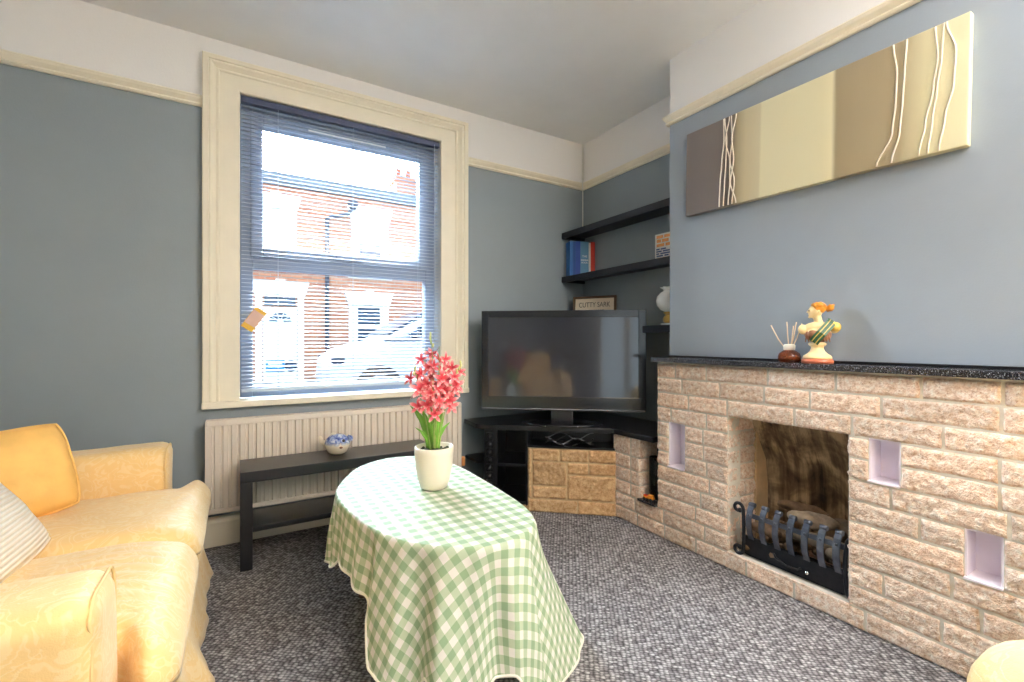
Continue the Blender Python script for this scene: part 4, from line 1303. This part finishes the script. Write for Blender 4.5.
# loose skirt hanging at the front with soft pleats
b = MB(); rows = []
for i in range(121):
    y = 1.00 + 1.43 * i / 120
    row = []
    for j in range(13):
        t = j / 12
        z = .33 - (.318) * t
        x = -.155 + .055 * t * t + .007 * t * math.sin(y * 19 + 1.4 * math.sin(y * 7)) + .003 * t * math.sin(y * 47)
        x += .045 * t ** 1.5 * math.exp(-((y - 1.66) / .07) ** 2)
        row.append(b.bm.verts.new((x, y, z)))
    rows.append(row)
for A, B in zip(rows, rows[1:]):
    for k in range(12):
        f = b.bm.faces.new((A[k], A[k + 1], B[k + 1], B[k])); f.smooth = True
sk = b.build('skirt', M['gold'], so, off=o); m_ = sk.modifiers.new('thick', 'SOLIDIFY'); m_.thickness = .004
# arms, scrolled and softly rounded
def arm(name, yc, sgn, sd, SX1=-.20):
    b = MB()
    def fn(p, u):
        q = p.copy()
        k = (p.z + .3) / .6
        q.y += sgn * (.022 * max(0, u[2]) ** 2)
        w = 1 + .10 * max(0, u[2]) - .10 * (1 - max(-1, u[2])) * .3
        q.y = q.y * w
        n = noise.noise(Vector((p.x * 5 + sd, p.y * 5, p.z * 5))) + .4 * noise.noise(Vector((p.x * 13 + sd, p.y * 13, p.z * 13)))
        q += Vector((.2 * n * .006, n * .006, n * .005))
        q.z -= .012 * (1 - (u[0] + 1) / 2)
        return q
    b.rbox(((SX0 + SX1) / 2, yc, .325), ((SX1 - SX0) / 2, .088, .303), .042, .018, fn)
    a = b.build('arm', M['gold'], so, off=o)
    # piped front panel
    b = MB(); pts = []
    hw = .086
    for k in range(9): pts.append((SX1 - .009, yc - hw * (.93 + .05 * k / 8), .05 + .51 * k / 8))
    for k in range(1, 9):
        q = PI / 2 * k / 8; pts.append((SX1 - .009, yc - hw + .04 - .044 * math.cos(q) + sgn * .012, .575 + .044 * math.sin(q)))
    for k in range(8):
        q = PI / 2 * k / 8; pts.append((SX1 - .009, yc + hw - .04 + .044 * math.sin(q) + sgn * .012, .575 + .044 * math.cos(q)))
    for k in range(9): pts.append((SX1 - .009, yc + hw * (.98 - .05 * k / 8), .56 - .51 * k / 8))
    b.tube(pts, .003, 6); b.build('welt', M['welt'], a, off=None)
    return a
A1 = arm('arm', 1.095, -1, 3.0); A2 = arm('arm', 2.325, 1, 9.0, -.236)
for a in (A1, A2):
    for ch in a.children:
        for v in ch.data.vertices: v.co -= Vector(o)
b = MB(); b.rbox((-.98, 1.71, .46), (.11, .56, .37), .07, .045, lambda p, u: p + Vector((-.05 * max(0, u[2]), 0, .01 * noise.noise(p * 6)))); b.build('back', M['gold'], so, off=o)
for yc in (1.44, 1.98):
    b = MB(); b.rbox((-.83, yc, .66), (.09, .265, .20), .07, .04, lambda p, u: cush(p, u, .02, yc)); b.build('back_cushion', M['gold'], so, off=o)
# T-shaped seat cushions: the front lip runs in front of the arms
def seat(yin0, yin1, lip0, lip1, sd, fold):
    b = MB()
    def fn(p, u):
        q = p.copy()
        f = max(0, (p.x - .235) / .06); f = min(1, f); f = f * f * (3 - 2 * f)
        ny0, ny1 = (yin0 * (1 - f) + lip0 * f), (yin1 * (1 - f) + lip1 * f)
        t = (q.y + .30) / .60
        q.y = ny0 + (ny1 - ny0) * t - yc
        k = (1 - u[0] ** 4) * (1 - u[1] ** 4)
        if u[2] > 0: q.z += .030 * k * u[2]
        front = max(0, (p.x - .18) / .16)
        q.z -= .022 * min(1, front) ** 2 * (1 if u[2] > 0 else -.2)
        n = noise.noise(Vector((p.x * 6 + sd, p.y * 6, p.z * 6))) + .5 * noise.noise(Vector((p.x * 15 + sd, p.y * 15, p.z * 15)))
        q += Vector((.002 * n, .002 * n, .005 * n))
        if fold and u[2] > 0:
            m = max(0, min(1, (p.x - .02) / .15)) * max(0, min(1, (.30 - p.y) / .2)) * max(0, 1 - max(0, p.x - .26) / .08)
            ph = (q.y + .9 * (p.x - .12) ** 2 + .012 * noise.noise(Vector((p.x * 4, q.y * 3, 1)))) * 70
            sn = abs(math.sin(ph)); lo = .6 + .4 * noise.noise(Vector((q.y * 14, 3, 0)))
            q.z += m * lo * (.005 - .013 * (1 - sn) ** 2.2)
        return q
    yc = (yin0 + yin1) / 2
    b.rbox((-.44, yc, .385), (.34, .30, .078), .055, .0095, fn)
    s = b.build('seat_cushion', M['gold'], so, off=o)
seat(1.185, 1.705, 1.085, 1.705, 4.0, True)
seat(1.712, 2.235, 1.712, 2.405, 7.0, False)

def pillow(name, lab, loc, rot, w, h, d, m, sd, rnd=.16):
    t = thing(name, lab, 'cushion', loc)
    t.rotation_euler = rot
    b = MB(); L = b.bm.loops.layers.uv.new('UVMap'); n = 30
    for sg in (1, -1):
        g = []
        for i in range(n + 1):
            row = []
            for j in range(n + 1):
                u, v = -1 + 2 * i / n, -1 + 2 * j / n
                pin = 1 - .07 * (1 - u * u) - 0
                x = u * w / 2 * math.sqrt(1 - rnd * v ** 4)
                z = v * h / 2 * math.sqrt(1 - rnd * u ** 4)
                th = d / 2 * (max(0, (1 - u ** 2) * (1 - v ** 2)) ** .38)
                nn = noise.noise(Vector((u * 2.2 + sd, v * 2.2, sg))) * .012 + noise.noise(Vector((u * 5 + sd, v * 5, sg * 2))) * .005
                e = max(0, (1 - u ** 4) * (1 - v ** 4))
                row.append((b.bm.verts.new((x, sg * (th + nn * e), z)), (u * .5 + .5, v * .5 + .5)))
            g.append(row)
        for i in range(n):
            for j in range(n):
                q = (g[i][j], g[i + 1][j], g[i + 1][j + 1], g[i][j + 1])
                if sg > 0: q = q[::-1]
                f = b.bm.faces.new([k[0] for k in q]); f.smooth = True
                for l, k in zip(f.loops, q): l[L].uv = k[1]
    bmesh.ops.remove_doubles(b.bm, verts=b.bm.verts[:], dist=.0006)
    b.build('cover', m, t)
    b = MB(); P = []
    for k in range(4):
        for j in range(n):
            s = -1 + 2 * j / n
            u, v = ((s, -1), (1, s), (-s, 1), (-1, -s))[k]
            P.append((u * w / 2 * math.sqrt(1 - rnd * v ** 4), 0, v * h / 2 * math.sqrt(1 - rnd * u ** 4)))
    b.tube(P + [P[0]], .004, 6); b.build('piping', m, t)
    return t
pillow('cushion', 'plain golden cushion leaning in the far corner of the sofa by the window wall', (-.678, 2.02, .612), (R(-24), R(-7), R(25)), .43, .30, .15, M['gold_plain'], 2.0, .13)
pillow('cushion', 'cream ribbed knitted cushion on the sofa seat, in front of the golden one', (-.590, 1.575, .655), (R(-37), R(0), R(86)), .42, .42, .12, M['knit'], 5.0, .08)

# ------------------------------------------------------------------ matching armchair, only one arm in view
ac = thing('armchair', 'pale gold armchair at the lower right, only the end of one arm in view', 'armchair', (1.46, -.22, 0)); o = ac.location
def carm(xc, sd):
    b = MB()
    def fn(p, u):
        n = noise.noise(Vector((p.x * 6 + sd, p.y * 6, p.z * 6)))
        return p + Vector((.004 * n, .003 * n, .005 * n - .02 * max(0, u[1]) ** 2))
    b.rbox((xc, -.17, .30), (.10, .43, .285), .085, .025, fn); b.build('arm', M['gold'], ac, off=o)
carm(1.065, 1.0); carm(1.79, 2.0)
b = MB(); b.rbox((1.43, -.18, .20), (.27, .38, .17), .03, .05); b.build('frame', M['gold'], ac, off=o)
b = MB(); b.rbox((1.43, -.14, .41), (.255, .36, .075), .055, .03, lambda p, u: cush(p, u, .03, 3)); b.build('seat_cushion', M['gold'], ac, off=o)
b = MB(); b.rbox((1.43, -.60, .50), (.36, .10, .38), .08, .04, lambda p, u: p + Vector((0, -.06 * max(0, u[2]), 0))); b.build('back', M['gold'], ac, off=o)

ac2 = copy_tree(ac); ac2.location = (-1.18, -.62, 0); ac2.rotation_euler = (0, 0, R(-58)); ac2['label'] = 'gold armchair seen only as a reflection in the dark television screen'
# ------------------------------------------------------------------ ceiling lamp (behind the camera)
pn = thing('pendant_lamp', 'paper drum pendant lamp hanging from the middle of the ceiling', 'lamp', (.35, -.55, 2.05)); o = pn.location
b = MB(); b.tube([(0, 0, .24), (0, 0, HC - 2.05)], .003, 6); b.lathe([(.05, HC - 2.05 - .03), (.05, HC - 2.05)], 20); b.build('flex', M['white_wood'], pn)
b = MB(); b.lathe([(.17, 0), (.19, .24)], 36, caps=False); b.lathe([(.168, 0), (.188, .24)], 36, caps=False); b.build('shade', M['shade'], pn)
b = MB(); b.lathe([(.018, .12), (.02, .2), (.003, .24)], 14); b.build('holder', M['white_cap'], pn)

fl_ = thing('fill_uplighter', 'tall uplighter added behind the camera to give ceiling-bounced fill light', 'lamp', (1.75, -1.25, 0))  # invented lamp in the rear corner, added only for soft ambient fill
b = MB(); b.lathe([(0, 0), (.14, 0), (.14, .015), (.02, .03), (.012, .04), (.012, 1.62), (0, 1.62)], 28); b.build('stand', M['iron'], fl_)
b = MB(); b.lathe([(.02, 1.60), (.09, 1.63), (.15, 1.70), (.17, 1.76), (.167, 1.76), (.147, 1.705), (.088, 1.636), (.02, 1.606)], 32, caps=False); b.build('bowl', M['iron'], fl_)

# ------------------------------------------------------------------ the street outside
b = MB(); b.box(-14, 22, D + .3, 10.6, -.25, 0); struct('street', b, M['road'])
b = MB(); b.box(-14, 22, 10.6, 12.0, -.25, .08); struct('pavement', b, M['pave'])
hs = thing('terraced_house', 'red brick terraced house with white door and windows across the street', 'house', (2, 12, 0)); o = hs.location
b = MB(); b.box(-8, 16, 12, 13.2, -.2, 4.78); b.build('wall', M['brick'], hs, off=o)
b = MB(); b.box(-8, 16, 11.86, 12.2, 4.78, 4.98); b.box(-8, 16, 11.9, 12.1, 4.70, 4.78)
b.build('parapet', M['slate'], hs, off=o)
def surround(x0, x1, z0, z1, w, flare, nm, sill=True):
    b = MB()
    b.box(x0, x0 + w, 11.93, 12.02, z0, z1); b.box(x1 - w, x1, 11.93, 12.02, z0, z1)
    b.prism([(x0 - .02, z1), (x1 + .02, z1), (x1 + flare, z1 + .34), (x0 - flare, z1 + .34)], 0, .12, M=Matrix.Translation((0, 12.02, 0)) @ Matrix.Rotation(R(90), 4, 'X'))
    b.box((x0 + x1) / 2 - .1, (x0 + x1) / 2 + .1, 11.87, 12.0, z1 + .02, z1 + .38)
    if sill: b.box(x0 - .08, x1 + .08, 11.88, 12.02, z0 - .1, z0)
    return b.build(nm, M['stucco'], hs, off=o)
def sash(x0, x1, z0, z1, drawn=0.0):
    b = MB(); framebox(b, x0, x1, z0, z1, .06, 11.955, 12.0); zm = (z0 + z1) / 2; b.box(x0, x1, 11.95, 12.0, zm - .04, zm + .04)
    fr = b.build('window', M['stucco'], hs, off=o)
    b = MB(); b.box(x0 + .05, x1 - .05, 11.975, 12.0, z0 + .05, z1 - .05); b.build('pane', M['dark_pane'], fr, off=o)
    if drawn:
        b = MB(); b.box(x0 + .06, x1 - .06, 11.97, 11.974, z1 - .06 - (z1 - z0) * drawn, z1 - .06); b.build('roller_blind', M['stucco'], fr, off=o)
surround(.30, 1.20, 2.85, 4.15, .14, .10, 'window_surround'); sash(.44, 1.06, 2.85, 4.15, .96)
surround(2.46, 3.40, 2.75, 4.15, .15, .10, 'window_surround'); sash(2.60, 3.26, 2.75, 4.15, .40)
surround(2.40, 3.40, .86, 1.96, .16, .12, 'window_surround'); sash(2.56, 3.24, .86, 1.96)
surround(.34, 1.36, 0, 2.12, .14, .12, 'door_surround', False)
surround(4.9, 5.9, .86, 1.96, .16, .12, 'window_surround'); sash(5.06, 5.74, .86, 1.96)
surround(4.9, 5.9, 2.75, 4.15, .15, .10, 'window_surround'); sash(5.06, 5.74, 2.75, 4.15, .3)
b = MB(); b.box(.50, 1.20, 11.94, 12.0, .0, 1.84, .01)
for x0, x1, z0, z1 in ((.58, .81, .22, .75), (.89, 1.12, .22, .75), (.58, .81, .85, 1.42), (.89, 1.12, .85, 1.42)): b.box(x0, x1, 11.925, 11.95, z0, z1, .008)
dr = b.build('door', M['door_white'], hs, off=o)
b = MB(); b.box(.52, 1.18, 11.95, 12.0, 1.88, 2.08); b.build('transom_pane', M['dark_pane'], dr, off=o)
b = MB()
for k in range(5):
    a0, a1 = PI * (k + .08) / 5, PI * (k + .92) / 5
    b.prism([(.85 + .07 * math.cos(a0), 1.50 + .07 * math.sin(a0)), (.85 + .24 * math.cos(a0), 1.50 + .22 * math.sin(a0)), (.85 + .24 * math.cos(a1), 1.50 + .22 * math.sin(a1)), (.85 + .07 * math.cos(a1), 1.50 + .07 * math.sin(a1))], 0, .012, M=Matrix.Translation((0, 11.945, 0)) @ Matrix.Rotation(R(90), 4, 'X'))
b.box(.60, .78, 11.93, 11.945, 1.45, 1.48); b.box(.92, 1.10, 11.93, 11.945, 1.45, 1.48)
b.build('fanlight', M['dark_pane'], dr, off=o)
b = MB(); b.lathe([(.135, 0), (.135, .012)], 28, (0, 0, 0))
for v in b.bm.verts: v.co = Vector((1.07 + v.co.x, 11.915 - v.co.z + .01, .46 + v.co.y))
b.build('cat_flap', M['dark_pane'], dr, off=o)
b = MB(); b.tube([(1.88, 11.93, -.1), (1.88, 11.93, 4.05), (1.98, 11.93, 4.13), (2.36, 11.93, 4.22), (2.46, 11.93, 4.36)], .05, 10); b.lathe([(.06, 0), (.13, .14), (.13, .22), (0, .22)], 12, (2.48, 11.88, 4.34)); b.build('downpipe', M['pipe'], hs, off=o)
b = MB(); b.box(3.72, 4.30, 12.3, 12.9, 4.7, 5.62); b.box(3.66, 4.36, 12.24, 12.96, 5.46, 5.56)
cs = b.build('chimney', M['brick'], hs, off=o)
b = MB()
for x in (3.86, 4.14): b.lathe([(.09, 5.62), (.07, 5.84), (.09, 5.86), (0, 5.86)], 12, (x, 12.6, 0))
b.build('chimney_pot', M['terracotta'], cs, off=o)
b = MB(); b.box(.55, .94, 11.905, 11.92, .34, .60, .003); nt_ = b.build('notice', M['blue_plastic'], dr, off=o); tag(nt_, 'light blue square notice low on the door')
b = MB(); b.box(.60, .89, 11.90, 11.906, .50, .56, .001); b.box(.60, .89, 11.90, 11.906, .44, .47, .001); b.build('notice_band', M['door_white'], nt_, off=o)

# parked car
ca = thing('car', 'white hatchback car parked in the street outside the window', 'car', (3.1, 7.85, 0)); o = Vector((0, 0, 0))
def sect(st, name, m, hood):
    b = MB(); rings = []
    for x, zb, zt, wb, wt in st:
        ring = []
        for k in range(20):
            a = 2 * PI * k / 20; ca_, sa = math.cos(a), math.sin(a)
            e = .45
            yy = math.copysign(abs(ca_) ** e, ca_); zz = math.copysign(abs(sa) ** e, sa)
            t = (zz + 1) / 2
            w = wb * (1 - t) + wt * t
            ring.append(b.bm.verts.new((x, yy * w, zb + (zt - zb) * t)))
        rings.append(ring)
    for A, B in zip(rings, rings[1:]):
        for k in range(20):
            f = b.bm.faces.new((A[k], A[(k + 1) % 20], B[(k + 1) % 20], B[k])); f.smooth = True
    b.bm.faces.new(rings[0]); b.bm.faces.new(rings[-1][::-1])
    return b.build(name, m, ca)
sect([(-1.96, .38, .62, .55, .5), (-1.92, .26, .80, .74, .66), (-1.75, .22, .92, .84, .76), (-1.4, .22, 1.03, .87, .80), (-.95, .22, 1.11, .88, .82), (0, .22, 1.13, .88, .82), (1.2, .24, 1.14, .88, .82), (1.8, .28, 1.12, .86, .80), (1.98, .36, 1.02, .8, .74), (2.03, .45, .8, .7, .66)], 'body', M['car'], 0)
sect([(-1.12, 1.06, 1.10, .78, .74), (-.72, 1.06, 1.34, .80, .66), (-.28, 1.06, 1.57, .80, .60), (.3, 1.06, 1.62, .80, .60), (1.2, 1.06, 1.60, .80, .60), (1.6, 1.06, 1.50, .80, .60), (1.86, 1.06, 1.16, .78, .70)], 'cabin', M['car'], 0)
for s in (-1, 1):
    b = MB()
    for poly in ([(-.78, 1.14), (.28, 1.14), (.28, 1.53), (-.22, 1.50), (-.45, 1.38)], [(.36, 1.14), (1.25, 1.14), (1.18, 1.52), (.36, 1.53)]):
        vs = []
        for q in (0, 1):
            for x, z in poly:
                w = .80 - (z - 1.06) / .54 * .205
                vs.append((x, s * (w + .006 + .012 * q - .006), z))
        n = len(poly); b._faces(vs, [tuple(range(n))[::-1], tuple(range(n, 2 * n))] + [(i, (i + 1) % n, n + (i + 1) % n, n + i) for i in range(n)])
    b.build('side_window', M['car_glass'], ca)
    b = MB(); b.ball((-.72, s * .92, 1.16), (.07, .1, .075), 12); b.build('mirror', M['dark_pane'], ca)
    b = MB(); b.ball((-1.80, s * .66, .76), (.12, .13, .09), 12); b.build('headlamp', M['car_glass'], ca)
    for x in (-1.25, 1.25):
        b = MB(); b.tube([(x, s * .70, .33), (x, s * .895, .33)], .35, 28); w = b.build('wheel', M['tyre'], ca)
        b = MB(); b.tube([(x, s * .89, .33), (x, s * .905, .33)], .21, 24); b.build('hubcap', M['silver'], w)
b = MB(); vs = [(-1.04, -.66, 1.145), (-1.04, .66, 1.145), (-.36, .53, 1.535), (-.36, -.53, 1.535)]
b._faces(vs + [(x - .03, y, z + .02) for x, y, z in vs], [(3, 2, 1, 0), (4, 5, 6, 7), (0, 1, 5, 4), (1, 2, 6, 5), (2, 3, 7, 6), (3, 0, 4, 7)]); b.build('windscreen', M['car_glass'], ca)
b = MB(); b.box(.0, .42, -.42, .42, 1.615, 1.74, .03); ro = b.build('roof_sign', M['door_white'], ca)
b = MB(); b.box(-.012, .2, -.44, -.40, 1.64, 1.735, .005); b.build('sign_panel', M['dark_blue'], ro)

# ------------------------------------------------------------------ daylight, ceiling lamp, added fill spot, camera
w = bpy.data.worlds.new('sky'); bpy.context.scene.world = w; w.use_nodes = True
nt = w.node_tree; nt.nodes.clear()
ow = nt.nodes.new('ShaderNodeOutputWorld'); bg = nt.nodes.new('ShaderNodeBackground')
bg.inputs['Color'].default_value = (.67, .84, 1.0, 1); bg.inputs['Strength'].default_value = 9.0
# hazy sky, far brighter on the side the sun stands behind thin cloud
tc = nt.nodes.new('ShaderNodeTexCoord'); dp = nt.nodes.new('ShaderNodeVectorMath'); dp.operation = 'DOT_PRODUCT'
nt.links.new(tc.outputs['Generated'], dp.inputs[0]); dp.inputs[1].default_value = (-.12, .87, .48)
mr = nt.nodes.new('ShaderNodeMapRange'); mr.interpolation_type = 'SMOOTHSTEP'; nt.links.new(dp.outputs['Value'], mr.inputs['Value'])
mr.inputs['From Min'].default_value = .74; mr.inputs['From Max'].default_value = .985; mr.inputs['To Min'].default_value = 2.7; mr.inputs['To Max'].default_value = 118.0
nt.links.new(mr.outputs['Result'], bg.inputs['Strength'])
nt.links.new(bg.outputs[0], ow.inputs[0])

def light(name, ty, loc, energy, color, **kw):
    l = bpy.data.lights.new(name, ty); l.energy = energy; l.color = color
    for k, v in kw.items():
        if k not in ('rot', 'portal'): setattr(l, k, v)
    ob = bpy.data.objects.new(name, l); C.objects.link(ob); ob.location = loc
    if 'rot' in kw: ob.rotation_euler = kw['rot']
    if kw.get('portal'): l.cycles.is_portal = True
    return ob
light('window_portal', 'AREA', (.57, D + .29, 1.54), 1, (1, 1, 1), shape='RECTANGLE', size=1.12, size_y=1.6, rot=(R(-90), 0, 0), portal=True)
light('rear_portal', 'AREA', ((RX0 + RX1) / 2, YR - .19, RZ1 / 2), 1, (1, 1, 1), shape='RECTANGLE', size=1.1, size_y=2.1, rot=(R(90), 0, 0), portal=True)
light('pendant_bulb', 'POINT', (.35, -.55, 2.12), 26, (1.0, .84, .66), shadow_soft_size=.10)
light('fill_uplight_spot', 'SPOT', (1.75, -1.25, 1.72), 660, (1.0, .95, .89), spot_size=R(150), spot_blend=.4, shadow_soft_size=.09, rot=(R(180), 0, 0))  # added fill light, aimed up so the ceiling bounces it into the room

cam = bpy.data.cameras.new('camera'); co = bpy.data.objects.new('camera', cam); C.objects.link(co)
cam.sensor_width = 36; cam.lens = 36 * 455 / 1024; cam.clip_start = .05; cam.clip_end = 200
co.location = (0, 0, 1.05); co.rotation_euler = (R(90), 0, R(-31.06))
bpy.context.scene.camera = co
sc = bpy.context.scene
sc.view_settings.view_transform = 'Standard'; sc.view_settings.look = 'None'; sc.view_settings.exposure = 0.42; sc.view_settings.gamma = 1.0
sc.view_settings.use_curve_mapping = False
sc.cycles.use_denoising = True
sc.cycles.max_bounces = 12; sc.cycles.diffuse_bounces = 6; sc.cycles.transparent_max_bounces = 16
sc.cycles.caustics_reflective = False; sc.cycles.caustics_refractive = False
sc.cycles.sample_clamp_indirect = 8
